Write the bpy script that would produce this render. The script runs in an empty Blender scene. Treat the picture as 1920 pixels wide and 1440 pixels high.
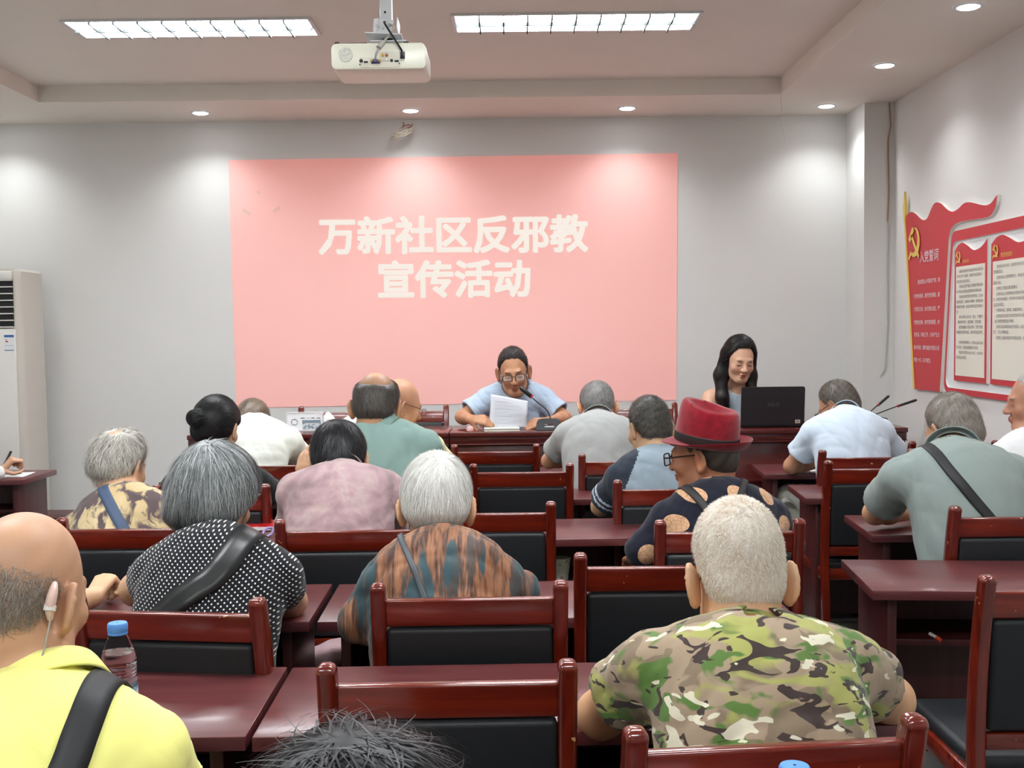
import bpy, bmesh, math, random
import numpy as np
from mathutils import Vector, Matrix

# ------------------------------------------------------------------ camera, world, exposure
scene = bpy.context.scene
COL = scene.collection
CAM_H = 1.47
PITCH = math.atan(98 / 2100.0)
ROLL = 0.011
cam_data = bpy.data.cameras.new('camera')
cam_data.sensor_width = 36.0
cam_data.lens = 36.0 * 2100.0 / 1920.0
cam_data.clip_start = 0.05
cam = bpy.data.objects.new('camera', cam_data)
COL.objects.link(cam)
_f = Vector((0, math.cos(PITCH), -math.sin(PITCH)))
_u0 = Vector((0, math.sin(PITCH), math.cos(PITCH)))
_r0 = Vector((1, 0, 0))
_u = _u0 * math.cos(ROLL) + _r0 * math.sin(ROLL)
_r = _r0 * math.cos(ROLL) - _u0 * math.sin(ROLL)
_m = Matrix((_r, _u, -_f)).transposed().to_4x4()
_m.translation = (0, 0, CAM_H)
cam.matrix_world = _m
scene.camera = cam
scene.view_settings.view_transform = 'Standard'
scene.view_settings.look = 'None'
scene.view_settings.gamma = 1.0
scene.view_settings.use_curve_mapping = False
scene.view_settings.exposure = 0.0
world = bpy.data.worlds.new('world')
scene.world = world
world.use_nodes = True
world.node_tree.nodes['Background'].inputs['Color'].default_value = (0.75, 0.8, 0.85, 1)
world.node_tree.nodes['Background'].inputs['Strength'].default_value = 0.15

# the lamps of the room and the glowing slide sheet (built further down) take their strength from here
TROFFER_EMIT = 54.0
DOWNLIGHT_W = 22.0
DOWNLIGHT_EMIT = 25.0
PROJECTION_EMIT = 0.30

# room numbers, metres: camera stands at x = 0, y = 0
XL, XR, YB, YF = -3.5, 2.35, 7.27, -2.6
ZS, ZT = 2.84, 2.935          # soffit and tray heights
SXL, SXR, SYB = -2.75, 1.587, 6.62
TABLE_Z = 0.75
STAGE_Z = 0.12

# ------------------------------------------------------------------ helpers
random.seed(7)
RNG = np.random.default_rng(7)

def tag(o, label=None, cat=None, group=None, kind=None):
    if label: o['label'] = label
    if cat: o['category'] = cat
    if group: o['group'] = group
    if kind: o['kind'] = kind
    return o

def link(o, parent=None):
    COL.objects.link(o)
    if parent is not None:
        o.parent = parent
    return o

def thing(name, label, cat, loc=(0, 0, 0), rz=0.0, group=None):
    o = bpy.data.objects.new(name, None)
    o.empty_display_size = 0.1
    COL.objects.link(o)
    o.location = loc
    o.rotation_euler = (0, 0, rz)
    return tag(o, label, cat, group)

def copy_thing(root, loc, rz, label, group=None):
    r = root.copy(); COL.objects.link(r)
    r.location = loc; r.rotation_euler = (0, 0, rz)
    r['label'] = label
    if group: r['group'] = group
    for ch in list(root.children):
        c = ch.copy(); COL.objects.link(c); c.parent = r
        for g in ch.children:
            d = g.copy(); COL.objects.link(d); d.parent = c
    return r

def obj(name, bm, mat, parent=None, smooth=True, angle=40, loc=None):
    me = bpy.data.meshes.new(name)
    bm.to_mesh(me); bm.free()
    mats = mat if isinstance(mat, (list, tuple)) else [mat]
    for m in mats: me.materials.append(m)
    if smooth:
        me.polygons.foreach_set('use_smooth', [True] * len(me.polygons))
        try: me.set_sharp_from_angle(angle=math.radians(angle))
        except Exception: pass
    o = bpy.data.objects.new(name, me)
    link(o, parent)
    if loc is not None: o.location = loc
    return o

def obj_np(name, V, Fq, mat, parent=None, tint=None, smooth=True, mi=None):
    me = bpy.data.meshes.new(name)
    V = np.asarray(V, dtype=np.float32); Fq = np.asarray(Fq, dtype=np.int32)
    k = Fq.shape[1]
    me.vertices.add(len(V)); me.vertices.foreach_set('co', V.ravel())
    me.loops.add(len(Fq) * k); me.loops.foreach_set('vertex_index', Fq.ravel())
    me.polygons.add(len(Fq))
    me.polygons.foreach_set('loop_start', np.arange(0, len(Fq) * k, k, dtype=np.int32))
    me.polygons.foreach_set('loop_total', np.full(len(Fq), k, dtype=np.int32))
    if mi is not None: me.polygons.foreach_set('material_index', np.asarray(mi, dtype=np.int32))
    me.polygons.foreach_set('use_smooth', np.full(len(Fq), smooth))
    me.update(calc_edges=True)
    for m in (mat if isinstance(mat, (list, tuple)) else [mat]): me.materials.append(m)
    if tint is not None:
        a = me.color_attributes.new('tint', 'FLOAT_COLOR', 'POINT')
        t = np.ones((len(V), 4), dtype=np.float32); t[:, :3] = tint
        a.data.foreach_set('color', t.ravel())
    me.validate()
    o = bpy.data.objects.new(name, me)
    return link(o, parent)

def box(bm, c, s, bev=0.0, seg=2, rot=None, mi=0):
    r = bmesh.ops.create_cube(bm, size=1.0)
    vs = r['verts']
    bmesh.ops.scale(bm, vec=s, verts=vs)
    fs = list({f for v in vs for f in v.link_faces})
    if bev > 0:
        es = list({e for v in vs for e in v.link_edges})
        b = bmesh.ops.bevel(bm, geom=es, offset=bev, segments=seg, affect='EDGES', profile=0.5, clamp_overlap=True)
        vs = list({v for f in b['faces'] for v in f.verts} | {v for v in vs if v.is_valid})
        fs = list({f for v in vs for f in v.link_faces})
    if rot is not None:
        bmesh.ops.rotate(bm, cent=(0, 0, 0), matrix=rot, verts=vs)
    bmesh.ops.translate(bm, vec=c, verts=vs)
    for f in fs: f.material_index = mi
    return vs

def frames(pts):
    pts = [Vector(p) for p in pts]
    out = []; ref = None
    for i, p in enumerate(pts):
        t = (pts[min(i + 1, len(pts) - 1)] - pts[max(i - 1, 0)]).normalized()
        if ref is None:
            ref = Vector((0, 0, 1)) if abs(t.z) < 0.9 else Vector((1, 0, 0))
        n = (ref - t * ref.dot(t)).normalized()
        ref = n
        out.append((p, n, t.cross(n)))
    return out

def tube(bm, pts, rad, seg=10, caps=True, sx=1.0, mi=0):
    fr = frames(pts)
    rads = rad if isinstance(rad, (list, tuple)) else [rad] * len(pts)
    rings = []
    for (p, n, b), r in zip(fr, rads):
        rings.append([bm.verts.new(p + n * (r * math.cos(a)) * sx + b * (r * math.sin(a)))
                      for a in [2 * math.pi * k / seg for k in range(seg)]])
    for a, b in zip(rings[:-1], rings[1:]):
        for k in range(seg):
            f = bm.faces.new((a[k], a[(k + 1) % seg], b[(k + 1) % seg], b[k])); f.material_index = mi
    if caps:
        f = bm.faces.new(list(reversed(rings[0]))); f.material_index = mi
        f = bm.faces.new(rings[-1]); f.material_index = mi

def lathe(bm, prof, seg=24, c=(0, 0, 0), mi=0, close=True):
    rings = []
    for r, z in prof:
        rings.append([bm.verts.new((c[0] + r * math.cos(2 * math.pi * k / seg), c[1] + r * math.sin(2 * math.pi * k / seg), c[2] + z)) for k in range(seg)])
    for a, b in zip(rings[:-1], rings[1:]):
        for k in range(seg):
            f = bm.faces.new((a[k], a[(k + 1) % seg], b[(k + 1) % seg], b[k])); f.material_index = mi
    if close:
        f = bm.faces.new(list(reversed(rings[0]))); f.material_index = mi
        f = bm.faces.new(rings[-1]); f.material_index = mi

def prism(bm, poly, fn, t, mi=0):
    """poly: 2d outline; fn(u, v, w) -> xyz; thickness t along w"""
    a = [bm.verts.new(fn(u, v, 0.0)) for u, v in poly]
    b = [bm.verts.new(fn(u, v, t)) for u, v in poly]
    n = len(poly)
    fs = [bm.faces.new(list(reversed(a))), bm.faces.new(b)]
    for k in range(n):
        fs.append(bm.faces.new((a[k], a[(k + 1) % n], b[(k + 1) % n], b[k])))
    for f in fs: f.material_index = mi
    return fs

def fixn(bm):
    bmesh.ops.recalc_face_normals(bm, faces=bm.faces)

def spline(pts, n):
    pts = np.array(pts, float)
    P = np.vstack([2 * pts[0] - pts[1], pts, 2 * pts[-1] - pts[-2]])
    out = []
    m = len(pts) - 1
    for i in range(n):
        t = i / (n - 1) * m
        k = min(int(t), m - 1); u = t - k
        p0, p1, p2, p3 = P[k:k + 4]
        out.append(0.5 * ((2 * p1) + (-p0 + p2) * u + (2 * p0 - 5 * p1 + 4 * p2 - p3) * u * u + (-p0 + 3 * p1 - 3 * p2 + p3) * u ** 3))
    return [tuple(p) for p in out]

def text_mesh(bm, s, size, fn, offset=0.0, align='LEFT', mi=0, space=1.0, sx=1.0, res=2):
    """flat lettering: the glyph outlines are laid through fn(u, v) -> xyz"""
    cu = bpy.data.curves.new('lettering', 'FONT')
    cu.body = s; cu.size = size; cu.align_x = align; cu.resolution_u = res
    cu.offset = offset; cu.space_character = space
    o = bpy.data.objects.new('lettering', cu); COL.objects.link(o)
    dg = bpy.context.evaluated_depsgraph_get()
    me = bpy.data.meshes.new_from_object(o.evaluated_get(dg))
    vs = [bm.verts.new(fn(v.co.x * sx, v.co.y)) for v in me.vertices]
    for p in me.polygons:
        try:
            f = bm.faces.new([vs[i] for i in p.vertices]); f.material_index = mi
        except ValueError:
            pass
    bpy.data.objects.remove(o); bpy.data.curves.remove(cu); bpy.data.meshes.remove(me)

# ------------------------------------------------------------------ materials
def srgb(r, g, b):
    f = lambda c: (c / 255 / 12.92) if c / 255 <= 0.04045 else ((c / 255 + 0.055) / 1.055) ** 2.4
    return (f(r), f(g), f(b), 1.0)

class NT:
    def __init__(s, name):
        s.m = bpy.data.materials.new(name); s.m.use_nodes = True
        s.t = s.m.node_tree; s.n = s.t.nodes
        s.b = s.n['Principled BSDF']
    def new(s, typ, **kw):
        n = s.n.new(typ)
        for k, v in kw.items():
            if k.startswith('i_'): n.inputs[k[2:].replace('_', ' ')].default_value = v
            else: setattr(n, k, v)
        return n
    def l(s, a, b): s.t.links.new(a, b)
    def coord(s, scale=(1, 1, 1), out='Object', rot=(0, 0, 0), loc=(0, 0, 0)):
        tc = s.new('ShaderNodeTexCoord'); mp = s.new('ShaderNodeMapping')
        mp.inputs['Scale'].default_value = scale; mp.inputs['Rotation'].default_value = rot
        mp.inputs['Location'].default_value = loc
        s.l(tc.outputs[out], mp.inputs['Vector']); return mp.outputs['Vector']
    def noise(s, vec, scale=5, detail=3, rough=0.5, dist=0.0):
        n = s.new('ShaderNodeTexNoise'); n.inputs['Scale'].default_value = scale
        n.inputs['Detail'].default_value = detail; n.inputs['Roughness'].default_value = rough
        n.inputs['Distortion'].default_value = dist
        s.l(vec, n.inputs['Vector']); return n.outputs['Fac']
    def ramp(s, fac, stops, interp='LINEAR'):
        r = s.new('ShaderNodeValToRGB'); r.color_ramp.interpolation = interp
        e = r.color_ramp.elements
        while len(e) < len(stops): e.new(0.5)
        for el, (p, c) in zip(e, stops): el.position = p; el.color = c
        s.l(fac, r.inputs['Fac']); return r.outputs['Color']
    def mix(s, fac, a, b):
        m = s.new('ShaderNodeMix', data_type='RGBA')
        for sock, v in ((m.inputs[0], fac), (m.inputs[6], a), (m.inputs[7], b)):
            if hasattr(v, 'is_linked') or hasattr(v, 'links'): s.l(v, sock)
            else: sock.default_value = v
        return m.outputs[2]
    def math(s, op, a, b=0.0):
        m = s.new('ShaderNodeMath', operation=op)
        for sock, v in ((m.inputs[0], a), (m.inputs[1], b)):
            if hasattr(v, 'links'): s.l(v, sock)
            else: sock.default_value = v
        return m.outputs[0]
    def bump(s, h, strength=0.3, dist=0.01):
        b = s.new('ShaderNodeBump'); b.inputs['Strength'].default_value = strength; b.inputs['Distance'].default_value = dist
        s.l(h, b.inputs['Height']); s.l(b.outputs['Normal'], s.b.inputs['Normal'])
    def set(s, color=None, rough=None, metal=None, spec=None, coat=None, emit=None, trans=None, ior=None, alpha=None, sheen=None):
        I = s.b.inputs
        if color is not None:
            if hasattr(color, 'links'): s.l(color, I['Base Color'])
            else: I['Base Color'].default_value = color
        if rough is not None:
            if hasattr(rough, 'links'): s.l(rough, I['Roughness'])
            else: I['Roughness'].default_value = rough
        if metal is not None: I['Metallic'].default_value = metal
        if spec is not None: I['Specular IOR Level'].default_value = spec
        if coat is not None: I['Coat Weight'].default_value = coat; I['Coat Roughness'].default_value = 0.12
        if emit is not None:
            I['Emission Color'].default_value = emit[0]; I['Emission Strength'].default_value = emit[1]
        if trans is not None: I['Transmission Weight'].default_value = trans
        if ior is not None: I['IOR'].default_value = ior
        if alpha is not None: I['Alpha'].default_value = alpha
        if sheen is not None: I['Sheen Weight'].default_value = sheen
        return s.m

def plain(name, color, rough=0.5, **kw):
    return NT(name).set(color=color, rough=rough, **kw)

def m_paint(name, c, var=0.04):
    t = NT(name); v = t.coord()
    n = t.noise(v, 1.3, 4)
    c2 = tuple(x * (1 - var) for x in c[:3]) + (1,)
    t.set(color=t.ramp(n, [(0.35, c2), (0.65, c)]), rough=0.75, spec=0.25)
    t.bump(t.noise(v, 90, 2), 0.05, 0.002)
    return t.m

def m_wood(name, dark, light, scale, rough=0.22, coat=0.5, streak=(1, 12, 12), chips=False):
    t = NT(name); v = t.coord(streak)
    n = t.noise(v, scale, 5, 0.6, 0.4)
    n2 = t.noise(t.coord((1, 1, 1)), 7, 2)
    c = t.ramp(n, [(0.3, dark), (0.7, light)])
    c = t.mix(t.math('MULTIPLY', n2, 0.5), c, dark)
    if chips:                                        # small bare spots where the varnish has come off
        oi = t.new('ShaderNodeObjectInfo')
        ad = t.new('ShaderNodeVectorMath', operation='ADD'); t.l(t.coord((1, 1, 0.8)), ad.inputs[0]); t.l(oi.outputs['Location'], ad.inputs[1])
        k = t.math('MULTIPLY', t.math('GREATER_THAN', t.noise(ad.outputs[0], 46, 2, 0.5, 0.6), 0.735), t.math('GREATER_THAN', t.noise(ad.outputs[0], 6, 1), 0.5))
        c = t.mix(k, c, srgb(196, 150, 106))
    t.set(color=c, rough=rough, coat=coat)
    return t.m

M = {}
M['wall'] = m_paint('wall_paint', srgb(222, 221, 218))
M['ceiling'] = m_paint('ceiling_paint', srgb(234, 229, 220))
M['chair_wood'] = m_wood('mahogany', srgb(80, 20, 12), srgb(146, 46, 24), 3.0, 0.2, 0.8, (1, 12, 12), True)
M['chair_wood_upright'] = m_wood('mahogany_upright', srgb(80, 20, 12), srgb(140, 44, 24), 3.0, 0.2, 0.8, (12, 12, 1), True)
M['scuff'] = plain('scuffed_wood', srgb(190, 150, 110), 0.6)
M['table'] = m_wood('table_laminate', srgb(84, 38, 40), srgb(112, 58, 58), 2.2, 0.33, 0.15, (1, 16, 16))
M['table_side'] = m_wood('table_board', srgb(66, 26, 27), srgb(86, 38, 37), 2.2, 0.4, 0.0, (16, 16, 1))
M['rostrum'] = m_wood('rostrum_veneer', srgb(70, 20, 18), srgb(100, 32, 28), 2.5, 0.25, 0.4, (1, 14, 14))
_t = NT('black_leather'); _v = _t.coord()
_t.set(color=srgb(30, 33, 36), rough=0.48, spec=0.4); _t.bump(_t.noise(_v, 260, 3), 0.12, 0.002); M['leather'] = _t.m
_t = NT('floor_tile'); _v = _t.coord()
_b = _t.new('ShaderNodeTexBrick'); _b.offset = 0.0
for k, x in (('Color1', srgb(128, 128, 126)), ('Color2', srgb(138, 137, 134)), ('Mortar', srgb(92, 90, 88))): _b.inputs[k].default_value = x
_b.inputs['Scale'].default_value = 1.0; _b.inputs['Mortar Size'].default_value = 0.004
_b.inputs['Brick Width'].default_value = 0.6; _b.inputs['Row Height'].default_value = 0.6
_t.l(_v, _b.inputs['Vector']); _t.set(color=_b.outputs['Color'], rough=0.25); M['floor'] = _t.m
M['white_plastic'] = plain('white_plastic', srgb(226, 224, 218), 0.35)
M['cream_plastic'] = plain('cream_plastic', srgb(216, 212, 196), 0.35)
M['projector_shell'] = plain('projector_shell', srgb(232, 231, 214), 0.3)
M['black_plastic'] = plain('black_plastic', srgb(20, 20, 22), 0.35)
M['dark_void'] = plain('dark_void', srgb(14, 15, 17), 0.6)
M['white_metal'] = plain('white_metal', srgb(214, 216, 218), 0.35, metal=0.0)
M['aluminium'] = plain('aluminium', srgb(190, 192, 194), 0.3, metal=0.7)
M['louvre'] = plain('louvre', (0.05, 0.053, 0.055, 1), 0.9, spec=0.0)
M['red_plastic'] = plain('red_plastic', srgb(190, 28, 34), 0.35)
M['paper'] = plain('white_paper', srgb(232, 234, 236), 0.7)
M['ink'] = plain('grey_ink', srgb(120, 120, 122), 0.7)
M['brass'] = plain('brass', srgb(200, 160, 70), 0.3, metal=0.8)
M['cable_grey'] = plain('grey_cable', srgb(176, 174, 166), 0.5)


# ------------------------------------------------------------------ the room shell
def slab(name, lo, hi, mat, bev=0.0):
    bm = bmesh.new()
    c = [(a + b) / 2 for a, b in zip(lo, hi)]; s = [b - a for a, b in zip(lo, hi)]
    box(bm, c, s, bev)
    return tag(obj(name, bm, mat, smooth=False), kind='structure')

slab('floor', (XL - 0.15, YF - 0.15, -0.1), (XR + 0.15, YB + 0.15, 0.0), M['floor'])
slab('wall_back', (XL - 0.15, YB, 0), (XR + 0.15, YB + 0.15, 3.1), M['wall'])
slab('wall_left', (XL - 0.15, YF, 0), (XL, YB, 3.1), M['wall'])
slab('wall_right', (XR, YF, 0), (XR + 0.15, YB, 3.1), M['wall'])
slab('wall_rear', (XL - 0.15, YF - 0.15, 0), (XR + 0.15, YF, 3.1), M['wall'])
slab('trim_1', (2.168, 6.90, 0), (XR, YB, ZS + 0.02), M['wall'])           # boxed column in the corner
slab('floor_platform', (-1.95, 6.04, 0), (2.168, YB, STAGE_Z), M['table_side'], 0.004)
for nm, lo, hi in (('baseboard_back', (XL, YB - 0.012, 0), (-1.95, YB, 0.1)), ('baseboard_left', (XL, YF, 0), (XL + 0.012, YB, 0.1)),
                   ('baseboard_right', (XR - 0.012, YF, 0), (XR, 6.9, 0.1))):
    slab(nm, lo, hi, M['table_side'])

bm = bmesh.new()
box(bm, ((XL + XR) / 2, (YF + YB) / 2, ZT + 0.08), (XR - XL + 0.3, YB - YF + 0.3, 0.16))
for lo, hi in (((XL, YF, ZS), (SXL, YB, ZT + 0.01)), ((SXR, YF, ZS), (XR, YB, ZT + 0.01)), ((SXL, SYB, ZS), (SXR, YB, ZT + 0.01)),
               ((SXL, YF, ZS), (SXR, YF + 0.65, ZT + 0.01))):
    box(bm, [(a + b) / 2 for a, b in zip(lo, hi)], [b - a for a, b in zip(lo, hi)])
tag(obj('ceiling', bm, M['ceiling'], smooth=False), kind='structure')

# ------------------------------------------------------------------ recessed louvre lamps
M['tube_glow'] = plain('lit_tube', (1, 1, 1, 1), 0.5, emit=((0.93, 0.97, 1.0, 1), TROFFER_EMIT))
M['downlight_glow'] = plain('lit_downlight', (1, 1, 1, 1), 0.5, emit=((0.95, 0.98, 1.0, 1), DOWNLIGHT_EMIT))

def troffer(loc, label):
    L, W = 1.13, 0.275
    t = thing('recessed_ceiling_lamp', label, 'ceiling lamp', loc, 0, 'louvred ceiling lamps')
    bm = bmesh.new()
    for s in (-1, 1):
        box(bm, (0, s * (W / 2 + 0.006), -0.004), (L + 0.035, 0.016, 0.012), 0.002)
        box(bm, (s * (L / 2 + 0.008), 0, -0.004), (0.02, W + 0.02, 0.012), 0.002)
    obj('frame', bm, M['white_metal'], t)
    bm = bmesh.new()
    box(bm, (0, 0, -0.0015), (L, W, 0.001))
    obj('lit_panel', bm, M['tube_glow'], t)
    bm = bmesh.new()
    for k in range(1, 10):
        x = -L / 2 + L * k / 10
        box(bm, (x, 0, -0.013), (0.006, W, 0.018))
    box(bm, (0, 0, -0.013), (L, 0.007, 0.018))
    obj('louvre', bm, M['louvre'], t)
    return t

t0 = troffer((-1.495, 5.405, ZT), 'long louvred ceiling lamp to the left of the projector')
copy_thing(t0, (0.318, 5.375, ZT), 0, 'long louvred ceiling lamp to the right of the projector')
for i, (x, y) in enumerate(((-1.495, 2.6), (0.318, 2.6), (-1.495, -0.2), (0.318, -0.2))):
    copy_thing(t0, (x, y, ZT), 0, 'louvred ceiling lamp behind the camera side, %s row, %s' % ('middle' if i < 2 else 'rear', 'left' if i % 2 == 0 else 'right'))

def downlight(loc):
    t = thing('downlight', 'round recessed downlight', 'downlight', loc, 0, 'round downlights in the ceiling border')
    bm = bmesh.new()
    lathe(bm, [(0.047, -0.001), (0.047, -0.006), (0.062, -0.004), (0.064, -0.0005)], 28, close=False)
    fixn(bm); obj('trim_ring', bm, M['white_metal'], t)
    bm = bmesh.new()
    lathe(bm, [(0.048, -0.002), (0.040, -0.009), (0.02, -0.011), (0.001, -0.0115)], 28, close=False)
    fixn(bm); obj('lamp_glass', bm, M['downlight_glow'], t)
    ld = bpy.data.lights.new('downlight_beam', 'SPOT')
    ld.energy = DOWNLIGHT_W; ld.spot_size = math.radians(128); ld.spot_blend = 0.9; ld.shadow_soft_size = 0.035
    ld.color = (0.93, 0.98, 1.0)
    lo = bpy.data.objects.new('downlight_beam', ld); link(lo, t); lo.location = (0, 0, -0.02)
    return t

DL = [(-3.19, 6.97, 'leftmost downlight of the row above the slide wall'), (-1.90, 6.97, 'downlight between the left wall and the pink slide'),
      (-0.606, 6.97, 'downlight straight above the coiled cable'), (0.728, 6.97, 'downlight above the right end of the pink slide'),
      (1.955, 6.97, 'downlight nearest the boxed corner column'), (1.965, 5.92, 'second downlight along the right wall'),
      (1.97, 4.86, 'downlight at the top right corner, largest in view')]
d0 = None
for x, y, lab in DL:
    if d0 is None:
        d0 = downlight((x, y, ZS)); d0['label'] = lab
    else:
        copy_thing(d0, (x, y, ZS), 0, lab)
for i, y in enumerate((3.8, 2.75, 1.7, 0.6)):
    copy_thing(d0, (1.97, y, ZS), 0, 'downlight over the right aisle, number %d behind the view' % (i + 1))
for i, y in enumerate((5.9, 4.8, 3.7, 2.6, 1.5)):
    copy_thing(d0, (-3.15, y, ZS), 0, 'downlight over the left aisle, number %d from the slide wall' % (i + 1))

# ------------------------------------------------------------------ the projected slide on the back wall: projector light put into glowing tinted sheets
def m_glow(name, diff, emit, strength):
    t = NT(name)
    return t.set(color=diff, rough=0.8, spec=0.1, emit=(emit, strength))
M['slide'] = m_glow('projection_glow_red', srgb(222, 192, 186), srgb(255, 112, 98), PROJECTION_EMIT)  # pink of the projector beam painted into the base colour, plus own glow
M['slide_text'] = m_glow('projection_glow_white', srgb(222, 221, 218), srgb(255, 246, 240), 0.3)
M['slide_mark'] = m_glow('projection_glow_orange', srgb(210, 190, 175), srgb(235, 112, 84), PROJECTION_EMIT * 0.8)
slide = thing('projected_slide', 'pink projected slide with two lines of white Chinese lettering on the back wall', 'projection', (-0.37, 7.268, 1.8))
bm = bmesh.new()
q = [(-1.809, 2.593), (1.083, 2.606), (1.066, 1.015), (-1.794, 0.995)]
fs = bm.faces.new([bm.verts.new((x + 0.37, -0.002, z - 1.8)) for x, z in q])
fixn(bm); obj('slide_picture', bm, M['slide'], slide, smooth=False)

def fit_text(bm, s, u0, v0, w, fn, bold=0.0, mi=0):
    """lettering of width w whose lower left corner is u0, v0; bold thickens the strokes with shifted outlines"""
    tmp = bmesh.new()
    text_mesh(tmp, s, 1.0, lambda u, v: (u, v, 0))
    xs = [v.co.x for v in tmp.verts]; ys = [v.co.y for v in tmp.verts]
    k = w / (max(xs) - min(xs)); x0, y0 = min(xs), min(ys)
    sh = [(0, 0)] if bold <= 0 else [(bold * math.cos(a), bold * math.sin(a)) for a in [math.pi / 4 * (i + 0.5) for i in range(8)]]
    if 0 < bold < 0.02: sh = [(bold, 0), (-bold, 0), (0, bold)]
    for dx, dy in sh:
        mp = {}
        for v in tmp.verts: mp[v] = bm.verts.new(fn(u0 + (v.co.x - x0 + dx) * k, v0 + (v.co.y - y0 + dy) * k))
        for f in tmp.faces:
            g = bm.faces.new([mp[v] for v in f.verts]); g.material_index = mi
    tmp.free()

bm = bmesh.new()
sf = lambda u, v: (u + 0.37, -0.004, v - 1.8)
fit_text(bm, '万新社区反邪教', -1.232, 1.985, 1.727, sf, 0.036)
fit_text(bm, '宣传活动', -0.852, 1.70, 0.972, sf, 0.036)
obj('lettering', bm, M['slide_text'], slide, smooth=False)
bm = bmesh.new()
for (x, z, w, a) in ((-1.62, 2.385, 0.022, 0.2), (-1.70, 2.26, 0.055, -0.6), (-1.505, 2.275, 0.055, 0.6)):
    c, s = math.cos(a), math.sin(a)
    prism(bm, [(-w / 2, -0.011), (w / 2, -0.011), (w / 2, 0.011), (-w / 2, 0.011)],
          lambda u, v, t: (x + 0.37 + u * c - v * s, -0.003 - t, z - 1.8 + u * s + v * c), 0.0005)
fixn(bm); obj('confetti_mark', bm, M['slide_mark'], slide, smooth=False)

# ------------------------------------------------------------------ projector on its ceiling mount
pr = thing('projector', 'cream video projector hanging under its white ceiling mount', 'projector', (-0.435, 3.8, 2.355))
def rrect(w, h, r, n=5):
    out = []
    for cx, cy, a0 in ((w / 2 - r, h / 2 - r, 0), (-w / 2 + r, h / 2 - r, 90), (-w / 2 + r, -h / 2 + r, 180), (w / 2 - r, -h / 2 + r, 270)):
        for k in range(n + 1):
            a = math.radians(a0 + 90 * k / n); out.append((cx + r * math.cos(a), cy + r * math.sin(a)))
    return out
bm = bmesh.new()
def pbody(bm, stations):
    rings = []
    for (y, w, z0, z1, r) in stations:
        rings.append([bm.verts.new((u, y, (z0 + z1) / 2 + v)) for u, v in rrect(w, z1 - z0, r)])
    for a, b in zip(rings[:-1], rings[1:]):
        for k in range(len(a)):
            bm.faces.new((a[k], a[(k + 1) % len(a)], b[(k + 1) % len(b)], b[k]))
    bm.faces.new(rings[0]); bm.faces.new(list(reversed(rings[-1])))
pbody(bm, [(-0.003, 0.306, 0.004, 0.081, 0.016), (0.0, 0.316, 0.0, 0.085, 0.018), (0.02, 0.318, -0.002, 0.086, 0.02), (0.21, 0.318, -0.002, 0.084, 0.02), (0.232, 0.30, 0.004, 0.078, 0.02)])
fixn(bm); obj('housing', bm, M['projector_shell'], pr)
M['grille'] = None
t = NT('speaker_grille'); v = t.coord()
w = t.new('ShaderNodeTexVoronoi'); w.inputs['Scale'].default_value = 420; t.l(v, w.inputs['Vector'])
M['grille'] = t.set(color=t.ramp(w.outputs['Distance'], [(0.25, srgb(120, 122, 118)), (0.5, srgb(222, 221, 208))]), rough=0.5)
bm = bmesh.new()
def ydisc(bm, x, z, r, y, t=0.004, seg=24, mi=0):
    a = [(r * math.cos(2 * math.pi * k / seg), r * math.sin(2 * math.pi * k / seg)) for k in range(seg)]
    prism(bm, a, lambda u, v, q: (x + u, y - q, z + v), t, mi)
ydisc(bm, -0.110, 0.047, 0.024, -0.002)
fixn(bm); obj('speaker_grille', bm, M['grille'], pr, smooth=False)
bm = bmesh.new()
box(bm, (0.005, -0.0035, 0.021), (0.135, 0.002, 0.034), 0.0008)
box(bm, (0.045, -0.0038, 0.040), (0.085, 0.003, 0.03), 0.0008)
obj('connector_panel', bm, M['cream_plastic'], pr)
bm = bmesh.new()
ydisc(bm, -0.058, 0.026, 0.006, -0.004, 0.002)
box(bm, (-0.042, -0.005, 0.022), (0.013, 0.003, 0.006)); box(bm, (0.044, -0.005, 0.026), (0.009, 0.003, 0.009)); box(bm, (0.061, -0.005, 0.024), (0.014, 0.003, 0.006))
box(bm, (-0.062, -0.005, 0.014), (0.004, 0.003, 0.004)); box(bm, (0.069, -0.005, 0.016), (0.004, 0.003, 0.004))
fixn(bm); obj('socket', bm, M['black_plastic'], pr, smooth=False)
for nm, x, z, m in (('video_jack', 0.014, 0.043, 'brass'), ('video_jack', 0.028, 0.043, 'red_brass'), ('video_jack', 0.028, 0.029, 'white_plastic')):
    if m not in M: M[m] = plain('red_brass', srgb(196, 120, 60), 0.3, metal=0.7)
    bm = bmesh.new()
    fr = bmesh.new()
    ydisc(bm, x, z, 0.0048, -0.004, 0.006, 16)
    fixn(bm); j = obj(nm, bm, M[m], pr)
    fr.free()
bm = bmesh.new(); box(bm, (-0.010, -0.006, 0.023), (0.03, 0.006, 0.013), 0.002)
box(bm, (-0.010, -0.014, 0.024), (0.012, 0.018, 0.011), 0.003)
M['plug_blue'] = plain('plug_blue', srgb(74, 78, 128), 0.4)
vga = obj('cable_plug', bm, M['plug_blue'], pr)
bm = bmesh.new()
for s in (-1, 1): tube(bm, [(-0.010 + s * 0.0135, -0.006, 0.025), (-0.010 + s * 0.0135, -0.014, 0.025)], 0.004, 10)
obj('thumb_screw', bm, M['brass'], vga)
bm = bmesh.new(); box(bm, (0.0805, -0.005, 0.043), (0.016, 0.008, 0.024), 0.002)
obj('power_socket', bm, M['black_plastic'], pr)
for x in (-0.140, 0.092):
    bm = bmesh.new(); lathe(bm, [(0.010, 0), (0.0095, 0.006), (0.006, 0.009), (0.001, 0.0095)], 16, (x, 0.015, 0.0845), close=False)
    fixn(bm); obj('foot', bm, M['black_plastic'], pr)
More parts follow.
